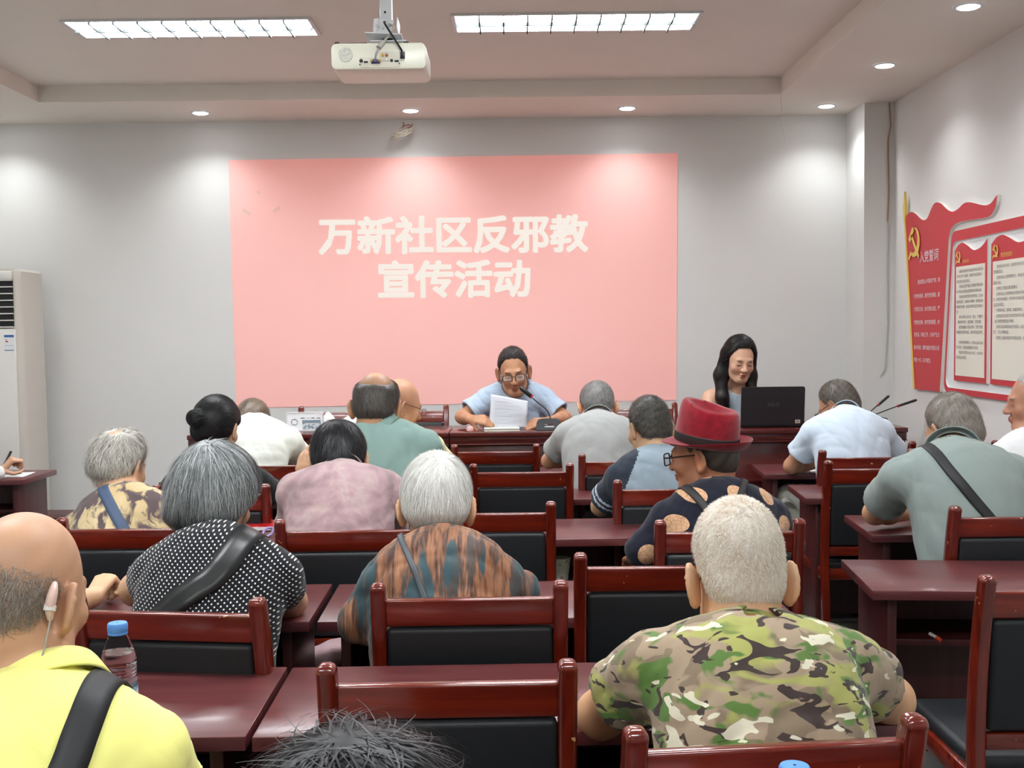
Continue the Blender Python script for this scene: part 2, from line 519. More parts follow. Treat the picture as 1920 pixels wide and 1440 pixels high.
bm = bmesh.new(); box(bm, (-0.085, 0.02, 0.0875), (0.09, 0.02, 0.004), 0.001, rot=Matrix.Rotation(-0.02, 3, 'Y'))
obj('vent_strip', bm, M['black_plastic'], pr)
for dx in (-0.09, 0.06):
    bm = bmesh.new(); tube(bm, [(dx, 0.03, 0.088), (dx * 0.5, 0.09, 0.094), (0.0, 0.10, 0.098)], 0.006, 8, sx=0.4)
    obj('mount_arm', bm, M['white_metal'], pr)
# the mount is a thing the projector hangs from
mt = thing('ceiling_mount', 'white metal ceiling mount with column and tilting bracket', 'projector mount', (-0.423, 3.85, 2.455))
bm = bmesh.new(); box(bm, (0.006, 0.045, 0.28), (0.04, 0.04, 0.40), 0.003)
obj('column', bm, M['white_metal'], mt)
bm = bmesh.new(); tube(bm, [(0.004, 0.026, 0.108), (0.004, 0.022, 0.108)], 0.004, 12)
obj('bolt_hole', bm, M['black_plastic'], mt)
R = Matrix.Rotation(0.06, 3, 'Y') @ Matrix.Rotation(-0.10, 3, 'X')
bm = bmesh.new()
box(bm, (0.0, 0.005, 0.055), (0.068, 0.004, 0.05), 0.001, rot=R)
box(bm, (0.046, 0.04, 0.058), (0.004, 0.08, 0.045), 0.001, rot=R)
box(bm, (-0.02, 0.04, 0.058), (0.004, 0.08, 0.045), 0.001, rot=R)
br = obj('bracket', bm, M['white_metal'], mt)
bm = bmesh.new()
for x, z, r in ((-0.02, 0.055, 0.006), (0.018, 0.056, 0.006), (0.0, 0.047, 0.003)):
    ydisc(bm, x, z, r, 0.002, 0.003, 14)
fixn(bm); obj('bolt', bm, M['aluminium'], br)
bm = bmesh.new()
box(bm, (0.0, 0.04, 0.022), (0.125, 0.11, 0.004), 0.001, rot=R)
box(bm, (0.015, 0.05, 0.006), (0.12, 0.10, 0.004), 0.001)
obj('mounting_plate', bm, M['white_metal'], mt)
bm = bmesh.new(); box(bm, (0.01, 0.04, 0.013), (0.04, 0.03, 0.014), 0.003); obj('pivot', bm, M['black_plastic'], mt)
bm = bmesh.new()
tube(bm, spline([(-0.445, 3.782, 2.380), (-0.438, 3.765, 2.400), (-0.42, 3.77, 2.430), (-0.39, 3.80, 2.475), (-0.385, 3.82, 2.50), (-0.40, 3.85, 2.515), (-0.41, 3.88, 2.53)], 30), 0.0035, 8)
tube(bm, spline([(-0.430, 3.762, 2.415), (-0.415, 3.775, 2.438)], 8), 0.009, 12)
tag(obj('video_cable', bm, M['cable_grey']), 'grey video cable with ferrite bead plugged into the projector', 'cable')
bm = bmesh.new()
tube(bm, spline([(-0.3545, 3.792, 2.410), (-0.37, 3.785, 2.435), (-0.395, 3.79, 2.475), (-0.415, 3.81, 2.51), (-0.418, 3.87, 2.53)], 24), 0.0035, 8)
tag(obj('power_cable', bm, M['black_plastic']), 'black power cable running up from the projector to its mount', 'cable')

# ------------------------------------------------------------------ coiled cable left hanging under the ceiling, by the back wall
cc = thing('coiled_cable', 'loose white cable coiled up on the wall above the slide', 'cable', (-0.678, 7.20, 2.745))
bm = bmesh.new()
pts = []
for k in range(110):
    a = 2 * math.pi * k / 24
    pts.append((0.058 * math.cos(a) * (1 + 0.1 * math.sin(k * 0.6)), 0.035 * math.sin(a), 0.022 * math.sin(a + 0.8) + 0.016 * math.sin(k * 0.33)))
pts.append((-0.02, 0.02, 0.04)); pts.append((-0.01, 0.05, 0.055)); pts.append((0.0, 0.07, 0.06))
tube(bm, pts, 0.0042, 6)
obj('cable_loop', bm, M['cream_plastic'], cc)
bm = bmesh.new()
for p in ([(0.0, 0.0, 0.03), (0.01, -0.01, 0.05), (0.0, 0.0, 0.063)], [(0.03, 0.0, 0.03), (0.055, -0.01, 0.035), (0.062, 0.0, 0.055)], [(0.01, 0.0, 0.04), (0.035, 0.0, 0.048), (0.05, 0.0, 0.044)]):
    tube(bm, spline(p, 8), 0.003, 6)
M['rust'] = plain('rust_red', srgb(150, 70, 60), 0.6)
obj('bare_wire', bm, M['rust'], cc)

# cable that runs down the face of the corner column
bm = bmesh.new()
tube(bm, [(2.318, 6.892, 2.838), (2.326, 6.892, 2.70), (2.312, 6.893, 2.62), (2.312, 6.892, 2.5), (2.318, 6.893, 2.3), (2.310, 6.892, 2.12)], 0.0045, 6, mi=0)
tube(bm, [(2.310, 6.892, 2.12), (2.316, 6.892, 2.09), (2.312, 6.893, 1.8), (2.315, 6.893, 1.5), (2.30, 6.893, 1.22), (2.27, 6.893, 1.17)], 0.0035, 6, mi=1)
tag(obj('wall_cable', bm, [plain('rusty_cable', srgb(168, 128, 104), 0.7), M['cable_grey']]), 'thin rusty cable running down the corner column', 'cable')
bm = bmesh.new()
tube(bm, spline([(1.585, 6.60, 2.838), (1.59, 6.60, 2.74), (1.592, 6.60, 2.70), (1.608, 6.60, 2.58)], 14), 0.0022, 5)
tag(obj('hanging_thread', bm, M['white_plastic']), 'loose pale strip hanging from the corner of the ceiling tray', 'thread')

# ------------------------------------------------------------------ red boards on the right wall
M['board_red'] = plain('board_red', srgb(196, 48, 58), 0.45)
M['board_red_light'] = plain('board_red_light', srgb(200, 62, 70), 0.45)
M['board_gold'] = plain('board_gold', srgb(226, 196, 92), 0.45)
M['board_edge'] = plain('board_edge', srgb(232, 226, 220), 0.5)
M['board_page'] = plain('board_page', srgb(226, 222, 208), 0.6)
def onwall(depth):
    """board coordinates: u grows towards the camera, w grows into the room"""
    return lambda u, v, w=0.0: (XR - depth - w, -u, v)
def board(name, poly, mat, parent, d0, d1, edge=True):
    bm = bmesh.new()
    f = onwall(d0)
    fs = prism(bm, poly, lambda u, v, w: f(u, v, w), d1 - d0)
    fixn(bm)
    for g in bm.faces:
        g.material_index = 1 if (edge and abs(g.normal.x) < 0.5) else 0
    return obj(name, bm, [mat, M['board_edge']], parent, smooth=False)

def emblem(parent, uc, vc, s, depth):
    """sickle arc crossed by a hammer"""
    bm = bmesh.new(); f = onwall(depth)
    out, inn = [], []
    for k in range(25):
        a = math.radians(-140 + 235 * k / 24)
        wdt = 0.085 * math.sin(math.pi * min(1, (k + 2) / 26)) * 2 + 0.02
        out.append((0.46 * math.cos(a) - 0.02, 0.46 * math.sin(a) + 0.02)); inn.append(((0.46 - wdt) * math.cos(a) - 0.05, (0.46 - wdt) * math.sin(a) + 0.03))
    pts = out + inn[::-1]
    n = len(out)
    va = [bm.verts.new(f(uc + s * u, vc + s * v, 0.004)) for u, v in out]; vb = [bm.verts.new(f(uc + s * u, vc + s * v, 0.004)) for u, v in inn]
    for k in range(n - 1): bm.faces.new((va[k], va[k + 1], vb[k + 1], vb[k]))
    def bar(p, q, w):
        p = Vector(p); q = Vector(q); d = (q - p).normalized(); nn = Vector((-d.y, d.x)) * w / 2
        bm.faces.new([bm.verts.new(f(uc + s * c.x, vc + s * c.y, 0.0045)) for c in (p - nn, q - nn, q + nn, p + nn)])
    bar((-0.30, 0.26), (0.36, -0.46), 0.13)
    bar((-0.46, 0.10), (-0.12, 0.46), 0.19)
    bar((-0.50, -0.48), (-0.28, -0.26), 0.12)
    fixn(bm)
    return obj('emblem', bm, M['board_gold'], parent, smooth=False)

U = lambda pts: [(-y, z) for y, z in pts]
flag = thing('wall_board', 'red flag shaped wall board with gold pole and white oath lettering', 'wall board', (0, 0, 0))
fl = spline(U([(6.650,2.118), (6.601,2.136), (6.541,2.140), (6.469,2.118), (6.399,2.086), (6.348,2.073), (6.297,2.080), (6.243,2.123), (6.199,2.148),
     (6.153,2.150), (6.093,2.136), (6.010,2.096), (5.937,2.077), (5.862,2.085), (5.796,2.103), (5.735,2.103), (5.660,2.090), (5.578,2.072), (5.509,2.063), (5.460,2.070), (5.418,2.090), (5.395,2.100)]), 64)
fl += spline(U([(5.395,2.100), (5.406,2.058), (5.441,2.022), (5.501,2.004), (5.664,2.009), (5.824,2.013), (5.909,2.006), (5.959,1.987), (5.987,1.943)]), 30)[1:]
fl += U([(6.098,1.117), (6.483,1.114)])
board('panel', fl, M['board_red'], flag, 0.0, 0.018)
bm = bmesh.new(); f = onwall(0.02)
a, b = U([(6.639,2.110), (6.475,1.114)])
tube(bm, [f(a[0] - 0.008, a[1]), f(b[0] - 0.006, b[1])], 0.007, 8)
prism(bm, [(a[0] - 0.008, a[1] + 0.16), (a[0] + 0.012, a[1] + 0.06), (a[0] + 0.002, a[1] - 0.02), (a[0] - 0.016, a[1] - 0.02), (a[0] - 0.028, a[1] + 0.06)], lambda u, v, w: f(u, v, w - 0.006), 0.012)
fixn(bm); obj('pole', bm, M['board_gold'], flag)
emblem(flag, -6.48, 1.955, 0.185, 0.019)
bm = bmesh.new(); f = onwall(0.0195)
fit_text(bm, '入党誓词', -6.405, 1.835, 0.275, lambda u, v: f(u, v), 0.0)
oath = ['　我志愿加入中国共产党，拥', '护党的纲领，遵守党的章程，履', '行党员义务，执行党的决定，严', '守党的纪律，保守党的秘密，对', '党忠诚，积极工作，为共产主义', '奋斗终身，随时准备为党和人民', '牺牲一切，永不叛党。']
zz = [1.715, 1.635, 1.56, 1.485, 1.415, 1.342, 1.27]
for i, (s, z) in enumerate(zip(oath, zz)):
    full = 0.385
    if i == 0: fit_text(bm, s[1:], -6.105 - full * 0.857, z, full * 0.857, lambda u, v: f(u, v), 0.0)
    else: fit_text(bm, s, -6.49 + 0.0, z, full * (0.68 if i == 6 else 1.0), lambda u, v: f(u, v), 0.0)
obj('lettering', bm, M['paper'], flag, smooth=False)

frm = thing('wall_board', 'red rounded frame with a white back around the notice boards', 'wall board', (0, 0, 0))
def rloop(y0, y1, z0, z1, r, sl=0.0, n=6):
    out = []
    for (cy, cz, a0) in ((y1 + r, z1 - r, 0), (y0 - r, z1 - r, 90), (y0 - r + sl, z0 + r, 180), (y1 + r, z0 + r, 270)):
        for k in range(n + 1):
            a = math.radians(a0 + 90 * k / n); out.append((-(cy - r * math.cos(a)), cz + r * math.sin(a)))
    return out
o_ = rloop(5.962, 4.30, 1.118, 1.972, 0.055, 0.085); i_ = rloop(5.938, 4.34, 1.147, 1.918, 0.045, 0.083)
bm = bmesh.new(); f = onwall(0.0)
def ringprism(bm, o, i, f, t):
    A = [bm.verts.new(f(u, v, 0)) for u, v in o]; B = [bm.verts.new(f(u, v, t)) for u, v in o]
    Cc = [bm.verts.new(f(u, v, 0)) for u, v in i]; D = [bm.verts.new(f(u, v, t)) for u, v in i]
    n = len(o)
    for k in range(n):
        j = (k + 1) % n
        for qd in ((A[k], A[j], B[j], B[k]), (B[k], B[j], D[j], D[k]), (D[k], D[j], Cc[j], Cc[k]), (Cc[k], Cc[j], A[j], A[k])): bm.faces.new(qd)
ringprism(bm, o_, i_, f, 0.016)
fixn(bm)
for g in bm.faces: g.material_index = 1 if abs(g.normal.x) < 0.5 else 0
obj('frame', bm, [M['board_red'], M['board_edge']], frm, smooth=False)
bm = bmesh.new(); prism(bm, i_, lambda u, v, w: f(u, v, w), 0.006); fixn(bm)
obj('backing', bm, plain('board_white', srgb(222, 224, 225), 0.5), frm, smooth=False)

def notice(label, y0, y1, title, tw, lines, lh):
    nb = thing('notice_board', label, 'notice board', (0, 0, 0), 0, 'red topped notice boards in the frame')
    w = y0 - y1
    k = w / 0.40
    top = spline([(-y0, 1.868), (-y0 + 0.045 * k, 1.895), (-y0 + 0.10 * k, 1.903), (-y0 + 0.16 * k, 1.885), (-y0 + 0.23 * k, 1.857), (-y0 + 0.29 * k, 1.857), (-y0 + 0.345 * k, 1.872), (-y1, 1.902)], 40)
    board('panel', top + [(-y1, 1.189), (-y0, 1.189)], M['board_red'], nb, 0.006, 0.020)
    pg = board('page', [(-y0 + 0.022, 1.782), (-y1 - 0.024, 1.782), (-y1 - 0.024, 1.216), (-y0 + 0.022, 1.216)], M['board_page'], nb, 0.020, 0.0215, False)
    emblem(nb, -y0 + 0.058, 1.830, 0.064, 0.0205)
    bm = bmesh.new(); f = onwall(0.0215)
    fit_text(bm, title, -y0 + 0.108, 1.797, tw, lambda u, v: f(u, v), 0.0)
    obj('title', bm, M['board_gold'], nb, smooth=False)
    bm = bmesh.new(); f = onwall(0.0225)
    ww = w - 0.075
    rg = random.Random(len(title))
    z = 1.748
    per = int(ww / 0.0168)
    s = lines
    pos = 0; first = True
    while z > lh and pos < len(s):
        seg = s[pos:pos + per - (2 if first else 0)]
        nl = seg.find('|')
        if nl >= 0: seg = seg[:nl]
        if seg.strip():
            x0 = -y0 + 0.035 + (0.034 if first else 0)
            fit_text(bm, seg, x0, z, ww * len(seg) / per, lambda u, v: f(u, v), 0.0)
        pos += len(seg); first = False
        if nl >= 0: pos += 1; first = True
        z -= 0.0262
    obj('lettering', bm, M['ink'], pg, smooth=False)
TXT1 = ('党的纪律是党的各级组织和全体党员必须遵守的行为规则，是维护党的团结统一、完成党的任务的保证。|党组织必须严格执行和维护党的纪律，共产党员必须自觉接受党的纪律的约束。|'
        '党组织对违犯党的纪律的党员，应当本着惩前毖后、治病救人的精神，按照错误性质和情节轻重，给以批评教育直至纪律处分。|党的纪律处分有五种：警告、严重警告、撤销党内职务、留党察看、开除党籍。|'
        '留党察看最长不超过两年。党员在留党察看期间没有表决权、选举权和被选举权。|对党员的纪律处分，必须经过支部大会讨论决定，报党的基层委员会批准。|党组织对党员作出处分决定，应当实事求是地查清事实。')
TXT2 = ('参加党的有关会议，阅读党的有关文件，接受党的教育和培训。|在党的会议上和党报党刊上，参加关于党的政策问题的讨论。|对党的工作提出建议和倡议。|在党的会议上有根据地批评党的任何组织和任何党员，'
        '向党负责地揭发、检举党的任何组织和任何党员违法乱纪的事实。|行使表决权、选举权，有被选举权。|在党组织讨论决定对党员的党纪处分或作出鉴定时，本人有权参加和进行申辩。|对党的决议和政策如有不同意见，在坚决执行的前提下，可以声明保留。|向党的上级组织直至中央提出请求、申诉和控告。')
notice('narrow notice board with a red wavy top next to the flag board', 5.900, 5.495, '党的纪律', 0.075, TXT1, 1.235)
notice('wider notice board with a red wavy top at the right picture edge', 5.452, 4.965, '党员的权利', 0.12, TXT2, 1.30)

# ------------------------------------------------------------------ standing air conditioner in the left corner
ac = thing('air_conditioner', 'tall white standing air conditioner in the left back corner', 'air conditioner', (-3.22, 7.0, 0))
def ac_ring(z, sc=1.0, n=5):
    r = 0.045; w, d = 0.50 * sc, 0.36
    return [(u, v - 0.0, z) for u, v in rrect(w, d, r, n)]
bm = bmesh.new()
rings = []
for z, sc in ((0.0, 1.0), (0.04, 1.0), (1.0, 0.985), (1.83, 0.95), (1.87, 0.94), (1.885, 0.88)):
    rings.append([bm.verts.new(p) for p in ac_ring(z, sc)])
for a_, b_ in zip(rings[:-1], rings[1:]):
    for k in range(len(a_)): bm.faces.new((a_[k], a_[(k + 1) % len(a_)], b_[(k + 1) % len(a_)], b_[k]))
bm.faces.new(rings[0]); bm.faces.new(list(reversed(rings[-1]))); fixn(bm)
obj('cabinet', bm, plain('ac_side', srgb(206, 200, 190), 0.4), ac)
bm = bmesh.new(); box(bm, (-0.01, -0.188, 0.78), (0.435, 0.02, 1.48), 0.006); obj('front_panel', bm, M['white_plastic'], ac)
bm = bmesh.new(); box(bm, (-0.012, -0.183, 1.675), (0.42, 0.012, 0.29)); vent = obj('air_outlet', bm, M['dark_void'], ac, smooth=False)
bm = bmesh.new(); box(bm, (-0.012, -0.188, 1.845), (0.42, 0.02, 0.05), 0.006); obj('top_cap', bm, M['white_plastic'], ac)
for k in range(8):
    bm = bmesh.new(); box(bm, (-0.012, -0.192, 1.532 + 0.0405 * k), (0.425, 0.016, 0.007), 0.002); obj('slat', bm, M['white_plastic'], vent)
bm = bmesh.new(); box(bm, (0.172, -0.1985, 1.437), (0.058, 0.001, 0.095)); st = obj('energy_label', bm, M['paper'], ac, smooth=False)
M['label_blue'] = plain('label_blue', srgb(58, 110, 168), 0.5)
bm = bmesh.new(); box(bm, (0.172, -0.1995, 1.477), (0.058, 0.001, 0.015)); box(bm, (0.172, -0.1995, 1.391), (0.058, 0.001, 0.004)); box(bm, (0.172, -0.1995, 1.420), (0.056, 0.001, 0.0015))
obj('blue_band', bm, M['label_blue'], st, smooth=False)
bm = bmesh.new(); box(bm, (0.158, -0.1995, 1.444), (0.016, 0.001, 0.007)); obj('red_bar', bm, M['red_plastic'], st, smooth=False)
bm = bmesh.new(); box(bm, (0.154, -0.1995, 1.455), (0.006, 0.001, 0.006)); obj('green_bar', bm, plain('label_green', srgb(130, 160, 90), 0.5), st, smooth=False)
M['led'] = plain('lavender_led', srgb(180, 170, 230), 0.5, emit=(srgb(205, 190, 255), 1.3))
bm = bmesh.new(); fit_text(bm, '28.', -0.045, 1.373, 0.07, lambda u, v: (u, -0.1995, v), 0.02)
box(bm, (0.012, -0.1995, 1.345), (0.03, 0.0008, 0.007))
obj('display', bm, M['led'], ac, smooth=False)


# ------------------------------------------------------------------ meeting chairs
CHAIR_W, CHAIR_H = 0.44, 0.915
def chair_proto():
    t = thing('meeting_chair', 'chair', 'chair', (0, 0, 0), 0, 'dark red wooden meeting chairs')
    W = CHAIR_W; xb = W / 2 - 0.018
    post = [(0.0, 0.245, 0.0), (0.0, 0.235, 0.25), (0.0, 0.215, 0.46), (0.0, 0.218, 0.62), (0.0, 0.238, 0.78), (0.0, 0.262, 0.885), (0.0, 0.268, 0.905)]
    for s in (-1, 1):
        bm = bmesh.new()
        pts = spline([(s * xb, -y, z) for _, y, z in post], 22)
        n = len(pts)
        rings = []
        for i, p in enumerate(pts):
            u = i / (n - 1)
            hw = 0.0155 + 0.0015 * u; hd = 0.019 + 0.004 * math.sin(math.pi * min(1, u * 1.15))
            rings.append([bm.verts.new((p[0] + a, p[1] + b, p[2])) for a, b in rrect(2 * hw, 2 * hd, 0.008, 3)])
        # rounded knob
        for dz, k in ((0.006, 0.94), (0.011, 0.75), (0.014, 0.45)):
            p = pts[-1]; a0 = rings[n - 1]
            rings.append([bm.verts.new((p[0] + (v.co.x - p[0]) * k, p[1] + (v.co.y - p[1]) * k, p[2] + dz)) for v in a0])
        for a, b in zip(rings[:-1], rings[1:]):
            for k in range(len(a)): bm.faces.new((a[k], a[(k + 1) % len(a)], b[(k + 1) % len(b)], b[k]))
        bm.faces.new(list(reversed(rings[0]))); bm.faces.new(rings[-1]); fixn(bm)
        obj('back_post', bm, M['chair_wood_upright'], t, angle=60)
    rot = lambda a: Matrix.Rotation(a, 3, 'X')
    bm = bmesh.new(); box(bm, (0, -0.250, 0.848), (W - 0.062, 0.026, 0.064), 0.006, 3, rot=None)
    for v in bm.verts:
        v.co.y -= (v.co.z - 0.848) * 0.2
    obj('top_rail', bm, M['chair_wood'], t)
    bm = bmesh.new(); box(bm, (0, -0.222, 0.528), (W - 0.066, 0.024, 0.04), 0.005)
    obj('lower_rail', bm, M['chair_wood'], t)
    bm = bmesh.new()
    box(bm, (0, 0, 0), (W - 0.07, 0.04, 0.262), 0.012, 3)
    for v in bm.verts:
        z = v.co.z; y = v.co.y
        v.co = (v.co.x, y - 0.216 - 0.030 * ((z + 0.14) / 0.28) ** 1.6, z + 0.683)
    obj('backrest', bm, M['leather'], t)
    bm = bmesh.new()
    box(bm, (0, 0.0, 0.425), (W - 0.01, 0.42, 0.05), 0.008)
    obj('seat_frame', bm, M['chair_wood'], t)
    bm = bmesh.new()
    box(bm, (0, 0.005, 0.463), (W - 0.03, 0.415, 0.045), 0.02, 4)
    obj('seat', bm, M['leather'], t)
    for s in (-1, 1):
        bm = bmesh.new(); box(bm, (s * (W / 2 - 0.024), 0.185, 0.20), (0.036, 0.036, 0.40), 0.005)
        obj('front_leg', bm, M['chair_wood_upright'], t)
        bm = bmesh.new(); box(bm, (s * (W / 2 - 0.024), -0.02, 0.20), (0.02, 0.39, 0.03), 0.004)
        obj('stretcher', bm, M['chair_wood'], t)
    return t

chair0 = chair_proto(); _chair_used = False
def chair(px_l, px_r, d, label, rz=0.0, z=0.0, cx=None, real=True):
    """px_l, px_r: lateral position of the two post edges in metres at the distance d of the back posts"""
    global _chair_used
    x = (px_l + px_r) / 2
    loc = Vector((x, d, z)) - Matrix.Rotation(rz, 3, 'Z') @ Vector((0, -0.262, 0))
    if not _chair_used:
        _chair_used = True
        chair0.location = loc; chair0.rotation_euler = (0, 0, rz); chair0['label'] = label
        return chair0
    return copy_thing(chair0, loc, rz, label)

# ------------------------------------------------------------------ narrow training tables
def table_proto(shelf=True):
    t = thing('training_table', 'table', 'table', (0, 0, 0), 0, 'dark red training tables')
    bm = bmesh.new(); box(bm, (0, 0, TABLE_Z - 0.0135), (1.2, 0.42, 0.027), 0.0025)
    obj('table_top', bm, M['table'], t)
    for s in (-1, 1):
        bm = bmesh.new(); box(bm, (s * 0.535, 0.02, (TABLE_Z - 0.028) / 2), (0.025, 0.36, TABLE_Z - 0.028), 0.001)
        obj('side_panel', bm, M['table_side'], t)
    bm = bmesh.new(); box(bm, (0, 0.185, 0.44), (1.044, 0.018, 0.56), 0.001)
    obj('modesty_panel', bm, M['table_side'], t)
    bm = bmesh.new(); box(bm, (0, 0.06, 0.565), (1.044, 0.23, 0.018), 0.001)
    obj('shelf', bm, M['table_side'], t)
    return t
table0 = table_proto(); _table_used = False
def table(x, y_near, label, rz=0.0, z=0.0):
    """x: centre; y_near: near edge"""
    global _table_used
    loc = Vector((x, y_near, z)) + Matrix.Rotation(rz, 3, 'Z') @ Vector((0, 0.21, 0))
    if not _table_used:
        _table_used = True
        table0.location = loc; table0.rotation_euler = (0, 0, rz); table0['label'] = label
        return table0
    return copy_thing(table0, loc, rz, label)

R3 = math.radians(1.2)
table(-1.085, 1.965, 'front left table with the clear water bottle, nearest the camera', R3)
table(0.127, 1.985, 'nearest table under the elbows of the camouflage shirt man', R3)
table(-1.115, 2.765, 'table under the arm of the woman in the white dotted shirt', R3)
table(0.105, 2.785, 'table in front of the white haired person in the brown patterned jacket', R3)
table(-1.13, 3.83, 'table in front of the man with the tan patterned shirt, third row from the camera', R3)
table(0.08, 3.85, 'table beside the red hat man, third row from the camera', R3)
table(-1.13, 4.76, 'table of the woman with the black hair bun', R3)
table(0.08, 4.77, 'table left of the blue and navy raglan shirt man', R3)
table(-1.14, 5.48, 'table of the bent man in the cream white shirt', R3)
table(0.07, 5.50, 'table in front of the bent man in grey below the speaker', R3)
table(1.58, 2.99, 'open right table with a red tipped pen on its shelf', -math.radians(5.0))
table(1.845, 3.83, 'right table under the forearm of the grey polo man with the black strap', -math.radians(3.8))
table(1.84, 4.69, 'right table corner beside the tall empty chair, second behind the rostrum', -math.radians(3.8))
table(1.845, 5.50, 'right table of the man in the pale blue shirt, with a bag below', -math.radians(3.8))
table(-3.075, 5.63, 'table at the left edge beside the air conditioner', 0.0)
table(0.30, 1.03, 'table just before the camera carrying the blue capped bottle', 0.0)

def rostrum(x0, x1, label):
    w = x1 - x0
    t = thing('rostrum_desk', label, 'desk', ((x0 + x1) / 2, 6.10, STAGE_Z), 0, 'long rostrum desks on the platform')
    H_ = 0.805
    bm = bmesh.new(); box(bm, (0, 0.21, H_ - 0.0125), (w - 0.003, 0.47, 0.025), 0.003); obj('desk_top', bm, M['rostrum'], t)
    bm = bmesh.new(); box(bm, (0, 0.012, H_ - 0.045), (w - 0.004, 0.03, 0.038), 0.002); 
    obj('front_band', bm, M['rostrum'], t)
    bm = bmesh.new(); box(bm, (0, -0.002, H_ - 0.068), (w - 0.003, 0.03, 0.008), 0.002); obj('ledge', bm, M['rostrum'], t)
    bm = bmesh.new(); box(bm, (0, 0.03, (H_ - 0.072) / 2), (w - 0.006, 0.03, H_ - 0.072), 0.001); front = obj('front_panel', bm, M['rostrum'], t)
    n = 3
    for k in range(n):
        pw = (w - 0.12) / n
        bm = bmesh.new(); box(bm, (-w / 2 + 0.06 + pw * (k + 0.5), 0.012, 0.27), (pw - 0.07, 0.012, 0.36), 0.005); obj('raised_panel', bm, M['rostrum'], front)
    bm = bmesh.new(); box(bm, (0, 0.013, 0.52), (w - 0.01, 0.014, 0.016), 0.003); obj('moulding', bm, M['rostrum'], front)
    for s in (-1, 1):
        bm = bmesh.new(); box(bm, (s * (w / 2 - 0.015), 0.24, (H_ - 0.03) / 2), (0.024, 0.38, H_ - 0.03), 0.001); obj('side_panel', bm, M['rostrum'], t)
    return t
rostrum(-1.775, -0.347, 'left rostrum desk with the framed card on it')
rostrum(-0.345, 1.075, 'middle rostrum desk where the man reads from papers')
rostrum(1.077, 2.155, 'right rostrum desk under the open laptop')

# chairs: lateral positions of the post edges at the distance of the back posts
Xm = lambda px, d: (px - 960) * d / 2100.0
def ch(pl, prr, d, label, rz=0.0, z=0.0): return chair(Xm(pl, d), Xm(prr, d), d, label, rz, z)
ch(583, 1080, 1.86, 'empty chair in the middle of the nearest row, largest in view', 0.02)
ch(1155, 1752, 1.56, 'chair carrying the man in the camouflage shirt', 0.10)
ch(687, 1063, 2.46, 'chair of the white haired person in the brown patterned jacket', 0.015)
ch(108, 497, 2.36, 'chair of the grey haired woman in the dotted shirt', -0.13)
ch(1072, 1405, 2.77, 'chair left behind the camouflage man, at his white head', 0.0)
ch(1225, 1510, 3.24, 'chair of the man with the red hat', 0.0)
ch(510, 787, 3.33, 'chair of the person in the pink jacket', 0.03)
ch(787, 1040, 3.62, 'empty chair right of the white haired head, turned to the front', 0.0)
ch(100, 368, 3.40, 'chair of the man in the tan patterned shirt', 0.0)
ch(278, 503, 4.12, 'chair of the woman with the black hair bun', 0.0)
ch(402, 585, 5.02, 'chair of the bent man in the cream white shirt', 0.0)
ch(878, 1075, 4.68, 'empty chair in front of the middle rostrum desk, second from it', 0.0)
ch(845, 1010, 5.50, 'empty chair closest to the middle rostrum desk', 0.0)
ch(1083, 1266, 5.03, 'chair left of the blue and navy raglan shirt', 0.0)
ch(1148, 1371, 4.13, 'chair of the man in the blue and navy raglan shirt', 0.0)
ch(1534, 1718, 5.08, 'chair of the man in the pale blue shirt', 0.0)
ch(1546, 1743, 4.66, 'tall empty chair between the right tables, black back fully in view', 0.0)
ch(1703, 1876, 5.42, 'chair behind the head of the grey polo man with the strap', 0.0)
ch(1782, 2049, 3.44, 'chair of the grey polo man with the black strap, chipped left post', 0.0)
ch(1840, 2210, 2.47, 'chair at the lower right picture edge showing its black seat', 0.0)
ch(556, 698, 6.68, 'chair behind the rostrum, next to the framed card', math.pi, STAGE_Z)
ch(702, 843, 6.70, 'chair behind the rostrum, left of the reading man', math.pi, STAGE_Z)
ch(1131, 1272, 6.68, 'chair behind the rostrum, between the reading man and the laptop woman', math.pi, STAGE_Z)

ch(560, 790, 3.96, 'chair hidden behind the pink jacket, of the balding man in sage green', 0.0)
ch(650, 835, 5.0, 'chair of the bald man in the cream yellow shirt, hidden behind the sage shirt', 0.0)
ch(898, 1030, 6.98, 'chair of the man reading at the microphone', math.pi, STAGE_Z)
ch(1316, 1448, 7.02, 'chair of the woman at the laptop', math.pi, STAGE_Z)
ch(1866, 2082, 4.33, 'chair of the elderly man in white at the right picture edge', 0.0)


# ------------------------------------------------------------------ distance fields and the surfaces drawn from them
f32 = np.float32
def vec(*a): return np.array(a, dtype=f32)
def nrm(v):
    v = np.asarray(v, dtype=float); return v / (np.linalg.norm(v) + 1e-12)
def smin(a, b, k):
    h = np.clip(0.5 + 0.5 * (b - a) / k, 0, 1)
    return b * (1 - h) + a * h - k * h * (1 - h)
def smax(a, b, k): return -smin(-a, -b, k)
def d_cone(P, a, b, ra, rb):
    a = np.asarray(a, f32); ba = np.asarray(b, f32) - a
    h = np.clip(((P - a) @ ba) / f32(ba @ ba + 1e-9), 0, 1)
    q = P - a - h[:, None] * ba
    return np.sqrt((q * q).sum(1)) - (ra + (rb - ra) * h)
def d_ell(P, c, r, R=None):
    q = P - np.asarray(c, f32)
    if R is not None: q = q @ np.asarray(R, f32)
    r = np.asarray(r, f32)
    k0 = np.sqrt(((q / r) ** 2).sum(1)); k1 = np.sqrt(((q / (r * r)) ** 2).sum(1)) + 1e-9
    return k0 * (k0 - 1) / k1

